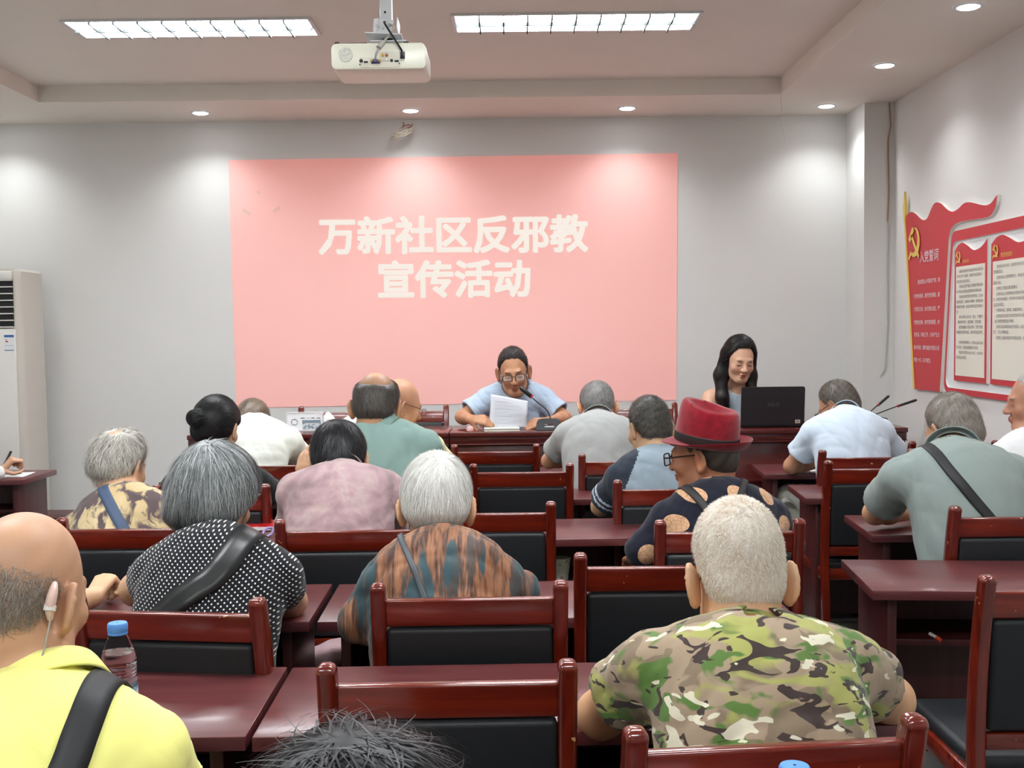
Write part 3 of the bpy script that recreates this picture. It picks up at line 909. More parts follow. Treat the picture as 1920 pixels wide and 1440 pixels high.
def folds(P, seed, amp, scale=1.0):
    g = np.random.default_rng(seed); out = np.zeros(len(P), f32)
    for k in range(7):
        w = g.normal(size=3); w[2] *= 0.7; w = nrm(w) * g.uniform(22, 60) * scale
        w2 = nrm(g.normal(size=3)) * g.uniform(10, 25) * scale
        ph = g.uniform(0, 6.28)
        s = np.sin(P @ w.astype(f32) + ph + 1.4 * np.sin(P @ w2.astype(f32) + ph * 2))
        out += (1 - np.abs(s)) ** 2 * f32(g.uniform(0.4, 1.0))
    return (out / 3 - 0.55) * amp

def march(fn, lo, hi, h, B=8):
    """surface net of fn over the box lo..hi, only near the surface"""
    lo = np.asarray(lo, float); n = np.ceil((np.asarray(hi, float) - lo) / h / B).astype(int) * B
    nb = n // B
    idx = np.stack(np.meshgrid(*[np.arange(k) for k in nb], indexing='ij'), -1).reshape(-1, 3)
    cen = (lo + (idx * B + (B - 1) / 2) * h).astype(f32)
    dc = fn(cen)
    act = np.abs(dc) < h * B * 0.87 * 1.35 + 0.02
    F = np.repeat(np.repeat(np.repeat(dc.reshape(nb), B, 0), B, 1), B, 2).astype(f32)
    off = np.stack(np.meshgrid(*[np.arange(B)] * 3, indexing='ij'), -1).reshape(-1, 3)
    ia = idx[act]
    pid = (ia[:, None, :] * B + off[None]).reshape(-1, 3)
    for s in range(0, len(pid), 400000):
        q = pid[s:s + 400000]
        F[q[:, 0], q[:, 1], q[:, 2]] = fn((lo + q * h).astype(f32))
    F[0], F[-1] = np.maximum(F[0], 1e-3), np.maximum(F[-1], 1e-3)
    F[:, 0], F[:, -1] = np.maximum(F[:, 0], 1e-3), np.maximum(F[:, -1], 1e-3)
    F[:, :, 0], F[:, :, -1] = np.maximum(F[:, :, 0], 1e-3), np.maximum(F[:, :, -1], 1e-3)
    S = F < 0
    c = np.zeros(tuple(n - 1), np.int8)
    for dx in (0, 1):
        for dy in (0, 1):
            for dz in (0, 1):
                c += S[dx:n[0] - 1 + dx, dy:n[1] - 1 + dy, dz:n[2] - 1 + dz]
    cells = np.argwhere((c > 0) & (c < 8))
    vid = np.full(tuple(n - 1), -1, np.int32); vid[tuple(cells.T)] = np.arange(len(cells))
    acc = np.zeros((len(cells), 3)); cnt = np.zeros(len(cells))
    corners = [(a, b, d) for a in (0, 1) for b in (0, 1) for d in (0, 1)]
    for i, p in enumerate(corners):
        for ax in range(3):
            if p[ax]: continue
            q = list(p); q[ax] = 1
            A = F[cells[:, 0] + p[0], cells[:, 1] + p[1], cells[:, 2] + p[2]]; Bv = F[cells[:, 0] + q[0], cells[:, 1] + q[1], cells[:, 2] + q[2]]
            m = (A < 0) != (Bv < 0)
            t = np.where(m, A / np.where(m, A - Bv, 1), 0)
            for k in range(3):
                acc[:, k] += m * (p[k] + (t if k == ax else 0))
            cnt += m
    V = lo + (cells + acc / cnt[:, None]) * h
    quads = []
    for ax in range(3):
        u, w = (ax + 1) % 3, (ax + 2) % 3
        sl = [slice(1, n[k] - 1) for k in range(3)]; sl2 = list(sl)
        sl[ax] = slice(0, n[ax] - 1); sl2[ax] = slice(1, n[ax])
        a, b = S[tuple(sl)], S[tuple(sl2)]
        e = np.argwhere(a != b)
        if not len(e): continue
        fl = a[tuple(e.T)]
        e = e + np.array([0 if k == ax else 1 for k in range(3)])
        def vi(du, dw):
            g = e.copy(); g[:, u] -= du; g[:, w] -= dw
            return vid[g[:, 0], g[:, 1], g[:, 2]]
        Q = np.stack([vi(1, 1), vi(0, 1), vi(0, 0), vi(1, 0)], 1)
        Q[~fl] = Q[~fl][:, ::-1]
        quads.append(Q)
    Q = np.concatenate(quads); Q = Q[(Q >= 0).all(1)]
    return V, Q

def relax(V, Q, it=2, lam=0.5):
    n = len(V)
    e = np.concatenate([Q[:, [0, 1]], Q[:, [1, 2]], Q[:, [2, 3]], Q[:, [3, 0]]])
    for _ in range(it):
        s = np.zeros((n, 3)); c = np.zeros(n)
        np.add.at(s, e[:, 0], V[e[:, 1]]); np.add.at(s, e[:, 1], V[e[:, 0]])
        np.add.at(c, e[:, 0], 1); np.add.at(c, e[:, 1], 1)
        V = V * (1 - lam) + lam * s / np.maximum(c, 1)[:, None]
    return V

def rotz(a): c, s = math.cos(a), math.sin(a); return np.array([[c, -s, 0], [s, c, 0], [0, 0, 1.0]])
def rotx(a): c, s = math.cos(a), math.sin(a); return np.array([[1.0, 0, 0], [0, c, -s], [0, s, c]])
def roty(a): c, s = math.cos(a), math.sin(a); return np.array([[c, 0, s], [0, 1.0, 0], [-s, 0, c]])

# ------------------------------------------------------------------ head, x to the person's right, y forward, z up
def head_field(q, o):
    fat = o.get('fat', 1.0)
    d = d_ell(q, (0, -0.012, 0.036), (0.0745, 0.092, 0.088))
    d = smin(d, d_ell(q, (0, 0.028, -0.020), (0.061 * fat, 0.062, 0.084)), 0.03)
    for s in (-1, 1):
        d = smin(d, d_cone(q, (s * 0.050 * fat, 0.002, -0.058), (s * 0.020, 0.062, -0.090), 0.019 * fat, 0.016), 0.03)
    d = smin(d, d_ell(q, (0, 0.066, -0.088), (0.024, 0.020, 0.017)), 0.025)
    d = smin(d, d_ell(q, (0, -0.055, -0.030), (0.055, 0.040, 0.055)), 0.04)      # back of the skull into the neck
    if o.get('face', True):
        d = smin(d, d_cone(q, (-0.034, 0.082, 0.020), (0.034, 0.082, 0.020), 0.011, 0.011), 0.018)
        for s in (-1, 1):
            d = smin(d, d_ell(q, (s * 0.040, 0.064, -0.026), (0.021, 0.018, 0.018)), 0.025)
            d = smax(d, -d_ell(q, (s * 0.032, 0.100, 0.003), (0.019, 0.013, 0.011)), 0.012)
            d = smin(d, d_ell(q, (s * 0.032, 0.080, 0.001), (0.016, 0.011, 0.0095)), 0.006)
            d = smin(d, d_ell(q, (s * 0.0125, 0.100, -0.031), (0.008, 0.011, 0.008)), 0.008)
        d = smin(d, d_cone(q, (0, 0.090, 0.008), (0, 0.110, -0.027), 0.0075, 0.0115), 0.012)
        d = smin(d, d_ell(q, (0, 0.092, -0.0535), (0.021, 0.010, 0.0058)), 0.005)
        d = smin(d, d_ell(q, (0, 0.0905, -0.0645), (0.019, 0.010, 0.0065)), 0.005)
        d = smax(d, -d_ell(q, (0, 0.103, -0.0588), (0.021, 0.006, 0.0016)), 0.003)
    return d
def ear_field(q, o):
    d = None
    for s in (-1, 1):
        a = math.radians(o.get('ear', 32))
        R = rotz(-s * a * -1) @ roty(s * 0.12)
        c = np.array((s * 0.0885, -0.024, -0.008))
        e = d_ell(q, c, (0.0088, 0.022, 0.037), R)
        e = smin(e, d_ell(q, c + np.array((s * -0.003, 0.006, -0.027)), (0.0075, 0.011, 0.013), R), 0.008)
        e = smax(e, -d_ell(q, c + np.array((s * 0.009, 0.004, 0.004)), (0.0075, 0.012, 0.021), R), 0.006)
        d = e if d is None else np.minimum(d, e)
    return d

# hairlines: height of the hair's lower edge by the angle from the back of the head
HL = {
    'man':    ([0, 35, 60, 78, 92, 105, 125, 150, 180], [-0.058, -0.056, -0.044, -0.004, 0.030, 0.012, 0.055, 0.085, 0.088]),
    'high':   ([0, 35, 60, 78, 92, 105, 125, 150, 180], [-0.050, -0.047, -0.033, 0.006, 0.034, 0.020, 0.060, 0.088, 0.092]),
    'bob':    ([0, 35, 60, 85, 100, 115, 130, 150, 180], [-0.096, -0.090, -0.075, -0.040, -0.020, 0.0, 0.045, 0.080, 0.085]),
    'woman':  ([0, 35, 60, 85, 100, 115, 130, 150, 180], [-0.10, -0.10, -0.10, -0.06, -0.02, 0.02, 0.055, 0.082, 0.086]),
}
def hair_mask(q, hs):
    az = np.degrees(np.arctan2(np.abs(q[:, 0]), -(q[:, 1] + 0.005)))
    a, z = HL[hs.get('line', 'man')]
    m = q[:, 2] - np.interp(az, a, z) - hs.get('raise', 0.0)
    if 'bald' in hs:
        (bx, by, bz), ang = hs['bald']
        c = q - vec(0, -0.012, 0.036); c = c / (np.linalg.norm(c, axis=1)[:, None] + 1e-6)
        b = nrm((bx, by, bz))
        dd = np.degrees(np.arccos(np.clip(c @ b.astype(f32), -1, 1))) - ang
        m = np.minimum(m, dd * 0.0016)
    return m
def hair_thick(q, hs):
    m = hair_mask(q, hs)
    t = hs.get('t', 0.008)
    fade = np.clip(m / hs.get('fade', 0.035), 0, 1); fade = fade * fade * (3 - 2 * fade)
    base = hs.get('edge', 0.35)
    th = t * (base + (1 - base) * fade)
    th = np.where(m > 0, th, 0) * np.clip(m / 0.006, 0, 1)
    if 'top' in hs: th = th + hs['top'] * np.clip((q[:, 2] - 0.03) / 0.09, 0, 1) * (m > 0)
    if 'back' in hs: th = th + hs['back'] * np.clip((-q[:, 1] - 0.01) / 0.08, 0, 1) * (m > 0) * np.clip((q[:, 2] + 0.11) / 0.08, 0, 1)
    return th - 0.004 * (m <= 0.002), m

# ------------------------------------------------------------------ hands: five fingers, each a bent chain
def hand_prims(w, d, nrm_dir, side, curl=0.5, spread=1.0, pinch=False, s=1.0):
    """w wrist, d pointing direction, nrm_dir the back of the hand's direction, side +1 when the thumb lies along cross(d, n)"""
    d = nrm(d); n = nrm(np.array(nrm_dir) - d * np.dot(nrm_dir, d)); t = np.cross(d, n) * side
    w = np.array(w, float); out = []
    for k, (o, L0) in enumerate(((0.026, 0.088), (0.009, 0.092), (-0.009, 0.088), (-0.025, 0.080))):
        out.append((w + t * o * 0.55 + d * 0.008, w + t * o + d * L0, 0.0125 * s, 0.0105 * s, 'palm'))
        base = w + t * o + d * L0; ang = 0.0
        dirn = d + t * o * 1.6 * spread; dirn = nrm(dirn)
        c = curl * (1.0 + 0.12 * k)
        if pinch and k == 0: c = curl * 0.9
        p = base
        for L, r0, r1, bend in ((0.043, 0.0095, 0.0088, 0.75), (0.027, 0.0088, 0.0080, 0.95), (0.021, 0.0080, 0.0066, 0.6)):
            ang += c * bend
            q = p + (dirn * math.cos(ang) - n * math.sin(ang)) * L * (1.0, 1.07, 1.0, 0.82)[k] * s
            out.append((p, q, r0 * s, r1 * s, 'f%d' % k)); p = q
    b = w + t * 0.022 + d * 0.022 - n * 0.006
    td = nrm(d * 0.55 + t * 0.75 - n * (0.35 + 0.5 * curl)); m1 = b + td * 0.042
    td2 = nrm(d * 0.95 + t * 0.12 - n * (0.35 + 0.4 * curl)); m2 = m1 + td2 * 0.032
    td3 = nrm(d * 1.0 - t * 0.15 - n * 0.3); m3 = m2 + td3 * 0.024
    out += [(b, m1, 0.0145 * s, 0.0112 * s, 'th'), (m1, m2, 0.0108 * s, 0.0095 * s, 'th'), (m2, m3, 0.0095 * s, 0.0072 * s, 'th')]
    return out

# ------------------------------------------------------------------ cloth, skin and hair materials
def m_tint(name, rough, bumpscale=0, bumpstr=0.1, spec=0.4, sss=0.0, **kw):
    t = NT(name); a = t.new('ShaderNodeAttribute'); a.attribute_name = 'tint'
    t.set(color=a.outputs['Color'], rough=rough, spec=spec, **kw)
    if sss:
        t.b.inputs['Subsurface Weight'].default_value = sss; t.b.inputs['Subsurface Radius'].default_value = (0.012, 0.005, 0.003)
        t.b.inputs['Subsurface Scale'].default_value = 0.6
    if bumpscale: t.bump(t.noise(t.coord(), bumpscale, 4), bumpstr, 0.003)
    return t.m
M['skin'] = m_tint('skin', 0.44, 160, 0.12, 0.35)
M['hair'] = m_tint('hair', 0.42, 0, 0, 0.35)
def m_cloth(name, color, rough=0.85, weave=420, wr=0.35, wscale=14, sheen=0.15):
    t = NT(name); v = t.coord()
    t.set(color=color(t, v) if callable(color) else color, rough=rough, spec=0.2, sheen=sheen)
    h = t.math('ADD', t.math('MULTIPLY', t.noise(t.coord((1.0, 1.0, 0.45), rot=(0, 0.6, 0)), wscale * 0.7, 2, 0.45, 0.9), 1.0), t.math('MULTIPLY', t.noise(v, weave, 1), 0.06))
    t.bump(h, wr * 0.8, 0.02)
    return t.m

def strands(hs, hv, hq, hfield, n, L, lift, k=4, width=0.0011, whorl=(0.01, -0.055, 0.11), side=0.0, seed=1, wild=0.15, gravity=0.6, lmask=None):
    """narrow hair ribbons that follow the head; all in head space"""
    g = np.random.default_rng(seed)
    m = hair_mask(hv, hs)
    ok = np.where(m > 0.003)[0]
    pv = np.zeros(len(hv), bool); pv[ok] = True
    fq = hq[pv[hq].all(1)]
    if len(fq) == 0: return None
    A, Bq, Cq, D = (hv[fq[:, i]] for i in range(4))
    area = np.linalg.norm(np.cross(Cq - A, D - Bq), axis=1)
    area = area * np.clip(m[fq].mean(1) / hs.get('sfade', 0.004), 0.02, 1)
    f = g.choice(len(fq), n, p=area / area.sum())
    u, w = g.random((2, n, 1))
    p = (A[f] * (1 - u) + Bq[f] * u) * (1 - w) + (D[f] * (1 - u) + Cq[f] * u) * w
    wh = np.array(whorl)
    cen = np.array((0, -0.012, 0.02))
    pts = [p.copy()]
    Ls = L * g.uniform(0.55, 1.15, (n, 1)); rnd = g.normal(size=(n, 3)) * wild
    for i in range(k):
        nn = p - cen; nn /= np.linalg.norm(nn, axis=1)[:, None]
        dirn = p - wh; dirn /= np.linalg.norm(dirn, axis=1)[:, None] + 1e-6
        dirn = dirn + np.array((side, 0, -gravity)) + rnd
        dirn -= nn * (dirn * nn).sum(1)[:, None]
        dirn /= np.linalg.norm(dirn, axis=1)[:, None] + 1e-6
        p = p + dirn * Ls / k
        dd = hfield(p.astype(f32))
        nn = p - cen; nn /= np.linalg.norm(nn, axis=1)[:, None]
        want = lift * ((i + 1) / k) * g.uniform(0.3, 1.0, n) if i == 0 else want0 * ((i + 1) / k)
        if i == 0: want0 = lift * g.uniform(0.0, 1.0, n); want = want0 / k
        p = p + nn * np.clip(want + 0.0006 - dd, -0.02, 0.02)[:, None]
        pts.append(p.copy())
    pts = np.stack(pts, 1)                          # n, k+1, 3
    tan = np.gradient(pts, axis=1); nn = pts - cen
    sd = np.cross(tan, nn); sd /= np.linalg.norm(sd, axis=2)[:, :, None] + 1e-9
    wd = width * np.linspace(1, 0.25, k + 1)[None, :, None] * g.uniform(0.7, 1.2, (n, 1, 1))
    V = np.stack([pts - sd * wd, pts + sd * wd], 2).reshape(-1, 3)
    b = (np.arange(n) * (k + 1) * 2)[:, None]; s = (np.arange(k) * 2)[None]
    Q = np.stack([b + s, b + s + 1, b + s + 3, b + s + 2], -1).reshape(-1, 4)
    return V, Q, np.repeat(np.arange(n), (k + 1) * 2)

PERSON_N = 0
def person(label, nb=None, c7=None, lean=0.14, hipx=0.0, hipz=0.58, yaw=0.0, sw=0.185, drop=0.05, girth=1.0, bow=0.03, head=None, tilt=0.0,
           el=None, er=None, wl=None, wr=None, hl=None, hr=None, skin=(200, 158, 126), hands=True,
           shirt=None, hair=None, trousers=(40, 42, 48), h=0.0065, neck_r=0.055, legs=True, hscale=1.0, face_tint=True, arm=1.0, feet_z=0.0):
    """one seated person. nb: base of the neck; everything else hangs from it"""
    global PERSON_N
    PERSON_N += 1
    seed = PERSON_N * 17
    yw = math.radians(yaw)
    fwd = np.array((-math.sin(yw), math.cos(yw), 0)); rgt = np.array((math.cos(yw), math.sin(yw), 0)); zz = np.array((0, 0, 1.0))
    if nb is None:
        c7 = np.array(c7, float)
        h0 = c7 + fwd * (0.05 - lean); h0[2] = hipz
        u0 = nrm(c7 + fwd * 0.05 - h0); nb = c7 + nrm(fwd - u0 * np.dot(fwd, u0)) * (neck_r + 0.004)
    nb = np.array(nb, float)
    hip = nb - fwd * lean + rgt * hipx; hip[2] = hipz
    root = thing('person', label, 'person', (hip[0], hip[1], 0))
    O = np.array((hip[0], hip[1], 0))
    up = nrm(nb - hip); fp = nrm(fwd - up * np.dot(fwd, up)); rt = np.cross(fp, up)
    if tilt: rt = nrm(rt + up * tilt)
    RT = np.stack([rt, fp, up], 1)
    sp = lambda t: hip * (1 - t) + nb * t - fp * bow * 4 * t * (1 - t)
    SR = nb + rt * sw - up * (drop + 0.028); SL = nb - rt * sw - up * (drop + 0.028)
    h_ = head or {}
    hc = np.array(h_['c'], float)
    Rh = rotz(yw + math.radians(h_.get('yaw', 0))) @ rotx(-math.radians(h_.get('pitch', 15))) @ roty(math.radians(h_.get('roll', 0)))
    sc = np.array(h_.get('s', (1, 1, 1)), float) * np.ones(3)
    smean = float(sc.mean())
    toh = lambda P: ((P - hc.astype(f32)) @ Rh.astype(f32)) / sc.astype(f32)
    fromh = lambda q: (q * sc) @ Rh.T + hc
    ho = h_.get('opts', {})
    # arms: default elbows out and on the table, wrists in front
    def deft(S, s):
        e = S + rgt * s * 0.075 + fwd * 0.15 - zz * 0.24; e[2] = max(e[2], TABLE_Z + 0.052); return e
    ER = np.array(er if er is not None else deft(SR, 1), float); EL = np.array(el if el is not None else deft(SL, -1), float)
    WR = np.array(wr if wr is not None else ER + fwd * 0.20 - rgt * 0.12, float); WL = np.array(wl if wl is not None else EL + fwd * 0.20 + rgt * 0.12, float)
    if wr is None: WR[2] = max(ER[2] - 0.008, TABLE_Z + 0.04)
    if wl is None: WL[2] = max(EL[2] - 0.008, TABLE_Z + 0.04)
    HR = hr or dict(d=WR - ER, n=(0, 0, 1), curl=0.55); HLd = hl or dict(d=WL - EL, n=(0, 0, 1), curl=0.55)
    hp = []
    if hands:
        hp = hand_prims(WR, HR['d'], HR['n'], HR.get('side', -1), HR.get('curl', 0.5), pinch=HR.get('pinch', False), s=HR.get('s', 1)), \
             hand_prims(WL, HLd['d'], HLd['n'], HLd.get('side', 1), HLd.get('curl', 0.5), pinch=HLd.get('pinch', False), s=HLd.get('s', 1))
    g = girth
    def torso(P, o=0.0):
        d = d_ell(P, sp(0.02), (0.160 * g + o, 0.112 * g + o, 0.13 + o), RT)
        d = smin(d, d_ell(P, sp(0.34), (0.144 * g + o, 0.104 * g + o, 0.15 + o), RT), 0.06)
        d = smin(d, d_ell(P, sp(0.64), (0.152 * g + o, 0.100 * g + o, 0.16 + o), RT), 0.06)
        d = smin(d, d_ell(P, sp(0.86), (0.134 * g + o, 0.074 * g + o, 0.068 + o), RT), 0.05)
        c = sp(0.87)
        for S in (SR, SL):
            d = smin(d, d_cone(P, c, S, 0.052 + o, 0.046 + o), 0.045)
            d = smin(d, d_cone(P, nb - up * 0.022, nb * 0.42 + S * 0.58 + up * 0.004, 0.046 + o, 0.034 + o), 0.035)
        return d
    def upper(P, S, E, o=0.0): return d_cone(P, S, E, (0.045 + o) * arm, (0.037 + o) * arm)
    def fore(P, E, W, o=0.0):
        m = E * 0.7 + W * 0.3
        return smin(d_cone(P, E, m, (0.036 + o) * arm, (0.038 + o) * arm), d_cone(P, m, W, (0.038 + o) * arm, (0.0265 + o) * arm), 0.02)
    neck_top = fromh(np.array((0, -0.022, -0.045)))
    jaw = fromh(np.array((0, 0.03, -0.07)))
    def body(P):
        d = torso(P)
        for S, E, W in ((SR, ER, WR), (SL, EL, WL)):
            d = smin(d, upper(P, S, E), 0.04); d = smin(d, fore(P, E, W), 0.02)
        d = smin(d, d_cone(P, nb - up * 0.02 - fp * 0.0, neck_top, neck_r + 0.004, neck_r - 0.002), 0.03)
        d = smin(d, d_cone(P, nb + fp * 0.02, jaw, neck_r * 0.75, 0.03), 0.03)
        near = ((P - hc.astype(f32)) ** 2).sum(1) < 0.21 ** 2
        if near.any():
            q = toh(P[near])
            e = smin(head_field(q, ho), ear_field(q, ho), 0.007) * smean
            d[near] = smin(d[near], e, 0.022)
        for pr_, W in zip(hp, (WR, WL)):
            near = ((P - W.astype(f32)) ** 2).sum(1) < 0.25 ** 2
            if near.any():
                Pn = P[near]; pal = None; fg = {}
                for a, b, ra, rb, kd in pr_:
                    e = d_cone(Pn, a, b, ra, rb)
                    if kd == 'palm': pal = e if pal is None else smin(pal, e, 0.012)
                    else: fg[kd] = e if kd not in fg else smin(fg[kd], e, 0.003)
                e = pal
                for v in fg.values(): e = smin(e, v, 0.0045)
                d[near] = smin(d[near], e, 0.014)
        return d
    allp = [hip, nb, hc + (0.16, 0.16, 0.17), hc - (0.16, 0.16, 0.12), ER, EL, WR, WL] + [x for pr_ in hp for (_, x, _, _, _) in pr_]
    lo = np.min(allp, 0) - 0.09; hi = np.max(allp, 0) + 0.09
    lo = np.minimum(lo, hip - (0.25, 0.22, 0.12)); hi = np.maximum(hi, hip + (0.25, 0.22, 0))
    V, Q = march(body, lo, hi, h)
    V = relax(V, Q, 1, 0.4)
    q = toh(V.astype(f32))
    base = np.array(srgb(*skin)[:3])
    rg = np.random.default_rng(seed)
    T = np.tile(base, (len(V), 1))
    blot = np.sin(V @ (rg.normal(size=3) * 60)) * np.sin(V @ (rg.normal(size=3) * 45)) * 0.06
    T = T * (1 + blot[:, None])
    inhead = (np.abs(q) < 0.16).all(1)
    def dot(c, r):
        return inhead * np.clip(1.4 - np.linalg.norm((q - np.array(c)) / np.array(r), axis=1), 0, 1)
    if face_tint:
        for s in (-1, 1):
            w = dot((s * 0.084, -0.02, -0.006), (0.014, 0.024, 0.034))[:, None]; T = T * (1 - w * np.array((0.02, 0.16, 0.2)))
            w = dot((s * 0.034, 0.092, 0.0225), (0.019, 0.02, 0.0042))[:, None] * ho.get('brow', 0.8); T = T * (1 - w) + w * np.array(srgb(*ho.get('browc', (50, 40, 36)))[:3])
            w = dot((s * 0.032, 0.095, -0.0035), (0.0150, 0.02, 0.0030))[:, None]; T = T * (1 - w) + w * np.array(srgb(34, 26, 24)[:3])
            w = dot((s * 0.040, 0.085, -0.03), (0.022, 0.03, 0.018))[:, None]; T = T * (1 - w * np.array((-0.03, 0.10, 0.12)))
            w = dot((s * 0.006, 0.112, -0.038), (0.0035, 0.01, 0.003))[:, None] * 0.7; T = T * (1 - w * 0.7)
        w = dot((0, 0.10, -0.059), (0.020, 0.02, 0.0095))[:, None]; T = T * (1 - w) + w * np.array(srgb(*ho.get('lip', (168, 98, 88)))[:3])
        w = dot((0, 0.10, -0.0588), (0.020, 0.02, 0.0016))[:, None]; T = T * (1 - 0.6 * w)
    if hair and hair.get('stubble'):
        m = hair_mask(q, dict(hair, bald=hair['bald2'])) if 'bald2' in hair else hair_mask(q, hair)
        w = (inhead * np.clip(m / hair.get('sfade', 0.02), 0, 1) * hair['stubble'])[:, None]
        T = T * (1 - w) + w * np.array(srgb(*hair['c1'])[:3])
    for c, r, col, a in ho.get('spots', ()):
        w = dot(c, r)[:, None] * a; T = T * (1 - w) + w * np.array(srgb(*col)[:3])
    obj_np('body', V - O, Q, M['skin'], root, np.clip(T, 0, 1))

    # ---------------- clothing
    sfield = None
    if shirt:
        off = shirt.get('off', 0.013); sl = shirt.get('sleeve', 0.62); nk = shirt.get('neck', 0.001 if shirt.get('collar') in ('polo', 'stand') else 0.010)
        amp = shirt.get('folds', 0.006); fl = shirt.get('flare', 0.018)
        asym = shirt.get('vdip', 0.0)
        arms = []
        for S, E, W in ((SR, ER, WR), (SL, EL, WL)):
            if sl > 1.0: arms.append((S, E, W, None, None))
            elif sl > 0: 
                ax = nrm(E - S); arms.append((S, E, W, S + (E - S) * sl, ax))
        nc = nb + up * shirt.get('necklift', -0.010); na = nrm(neck_top - nb)
        na = nrm(na + fp * shirt.get('necktilt', 0.48))
        def cloth(P, carve=True):
            d = torso(P, off)
            for S, E, W, end, ax in arms:
                if end is None:
                    a = d_cone(P, S, E, 0.051 * arm + off * 0.5, 0.045 * arm + off * 0.4)
                    w2 = E + (W - E) * min(1, sl - 1.0)
                    a = smin(a, d_cone(P, E, w2, 0.045 * arm + off * 0.4, 0.034 * arm + off * 0.4), 0.02)
                    d = smin(d, a, 0.035)
                else:
                    t = (P - end.astype(f32)) @ ax.astype(f32)
                    a = d_cone(P, S, S + (E - S) * (sl + 0.35), 0.049 * arm + off * 0.5, 0.049 * arm + fl)
                    a = smin(a, d + 0.0, 0.035) if False else a
                    a = np.maximum(a, t)
                    d = smin(d, a, 0.03)
                    d = np.where((t > 0) & (a > 0.0), np.maximum(d, np.where(t < 0.14, torso(P, off), d)), d) if False else d
                    if carve:
                        core = np.maximum(d_cone(P, S, E, 0.049 * arm + off * 0.5 - 0.007, 0.046 * arm + fl - 0.010), -(t + 0.035))
                        core = np.maximum(core, t - 0.05)
                        core = np.maximum(core, -torso(P, off + 0.004)) if shirt.get('keep', True) else core
                        d = np.maximum(d, -core)
            if amp: d = d + folds(P, seed, amp, shirt.get('fscale', 1.0))
            if carve:
                ring = d_cone(P, nc - na * 0.0, nc + na * 0.25, neck_r + nk, neck_r + nk + 0.03)
                d = smax(d, -ring, 0.006)
                if shirt.get('vdip'):
                    v0 = nc - fp * (neck_r + 0.01)
                    ring = d_cone(P, v0 + rt * shirt.get('vx', 0.0), v0 - up * shirt['vdip'] + rt * shirt.get('vx', 0.0), 0.045, 0.012)
                    d = smax(d, -ring, 0.008)
                if shirt.get('vfront'):
                    v0 = nc + fp * (neck_r + 0.02)
                    d = smax(d, -d_cone(P, v0 + up * 0.03, v0 - up * shirt['vfront'] + fp * 0.02, 0.05, 0.008), 0.006)
                if shirt.get('tank'):
                    for S in (SR, SL):
                        d = smax(d, -d_ell(P, S + up * 0.0 + (S - nb) * 0.02, (0.088, 0.10, 0.12), RT), 0.01)
            d = np.maximum(d, (sp(-0.12) - P.astype(float)) @ up)
            return d.astype(f32)
        sfield = cloth
        slo = np.min([hip - 0.26, SR - 0.13, SL - 0.13, ER - 0.1, EL - 0.1] + ([WR - 0.08, WL - 0.08] if sl > 1 else []), 0); shi = np.max([hip + 0.26, SR + 0.13, SL + 0.13, nb + 0.13, ER + 0.1, EL + 0.1] + ([WR + 0.08, WL + 0.08] if sl > 1 else []), 0)
        slo[2] = hip[2] - 0.13
        SV, SQ = march(cloth, slo, shi, h * 1.05)
        SV = relax(SV, SQ, 1, 0.35)
        mats = [shirt['mat']]; mi = np.zeros(len(SQ), int)
        sleeve_mat = shirt.get('sleeve_mat')
        if sleeve_mat is not None:
            mats.append(sleeve_mat)
            cq = SV[SQ].mean(1).astype(f32)
            side_ = np.abs((cq - nb.astype(f32)) @ rt.astype(f32)) - (0.085 + 0.45 * np.clip((nb - cq) @ up, 0, 0.25))
            down = (nb - cq) @ up
            mi = ((side_ > 0) & (down < 0.6)).astype(int)
            if shirt.get('bands'):
                mats.append(shirt['bands'])
                for S, E, W, end, ax in arms:
                    t = (cq - end.astype(f32)) @ ax.astype(f32)
                    near = d_cone(cq, S, E, 0.10, 0.11) < 0
                    mi[near & (mi == 1) & (((t > -0.030) & (t < -0.020)) | ((t > -0.052) & (t < -0.042)))] = 2
        so = obj_np('shirt', SV - O, SQ, mats, root, mi=mi)
        # collar: a band round the neck, folded over for a polo
        ck = shirt.get('collar')
        if ck:
            seg = 48; prof = {'crew': [(0.004, -0.012), (0.005, 0.001), (0.008, 0.003), (0.011, -0.003), (0.013, -0.016)],
                              'polo': [(0.003, -0.015), (0.004, 0.014), (0.006, 0.023), (0.011, 0.026), (0.015, 0.017), (0.025, -0.014), (0.023, -0.018), (0.016, 0.010), (0.009, 0.015)],
                              'stand': [(0.003, -0.02), (0.003, 0.022), (0.007, 0.026), (0.010, 0.020), (0.012, -0.02)]}[ck]
            prof = [(p0 * shirt.get('cw', 1.0), p1 * shirt.get('cw', 1.0)) for p0, p1 in prof]
            ca = nrm(na); cr = nrm(rt - ca * np.dot(rt, ca)); cf = np.cross(ca, cr) * 1.0
            if np.dot(cf, fp) < 0: cf = -cf
            gap = shirt.get('gap', 26) if ck != 'crew' else 0
            rings = []
            for i in range(seg + 1):
                a = math.radians(90 + gap + (360 - 2 * gap) * i / seg)
                u, w = math.cos(a), math.sin(a)
                wob = 1 + 0.03 * math.sin(3 * a + seed)
                rr = neck_r + shirt.get('cr', 0.004)
                rings.append([nc + (cr * u * (rr + p0) + cf * w * (rr * 1.04 + p0)) * wob + ca * (p1 + shirt.get('cup', 0.0)) for p0, p1 in prof])
            CV = np.array(rings).reshape(-1, 3); k = len(prof)
            CQ = []
            for i in range(seg):
                for j in range(k):
                    j2 = (j + 1) % k
                    CQ.append((i * k + j, i * k + j2, (i + 1) * k + j2, (i + 1) * k + j))
            obj_np('collar', CV - O, CQ, shirt.get('collar_mat', shirt['mat']), so)
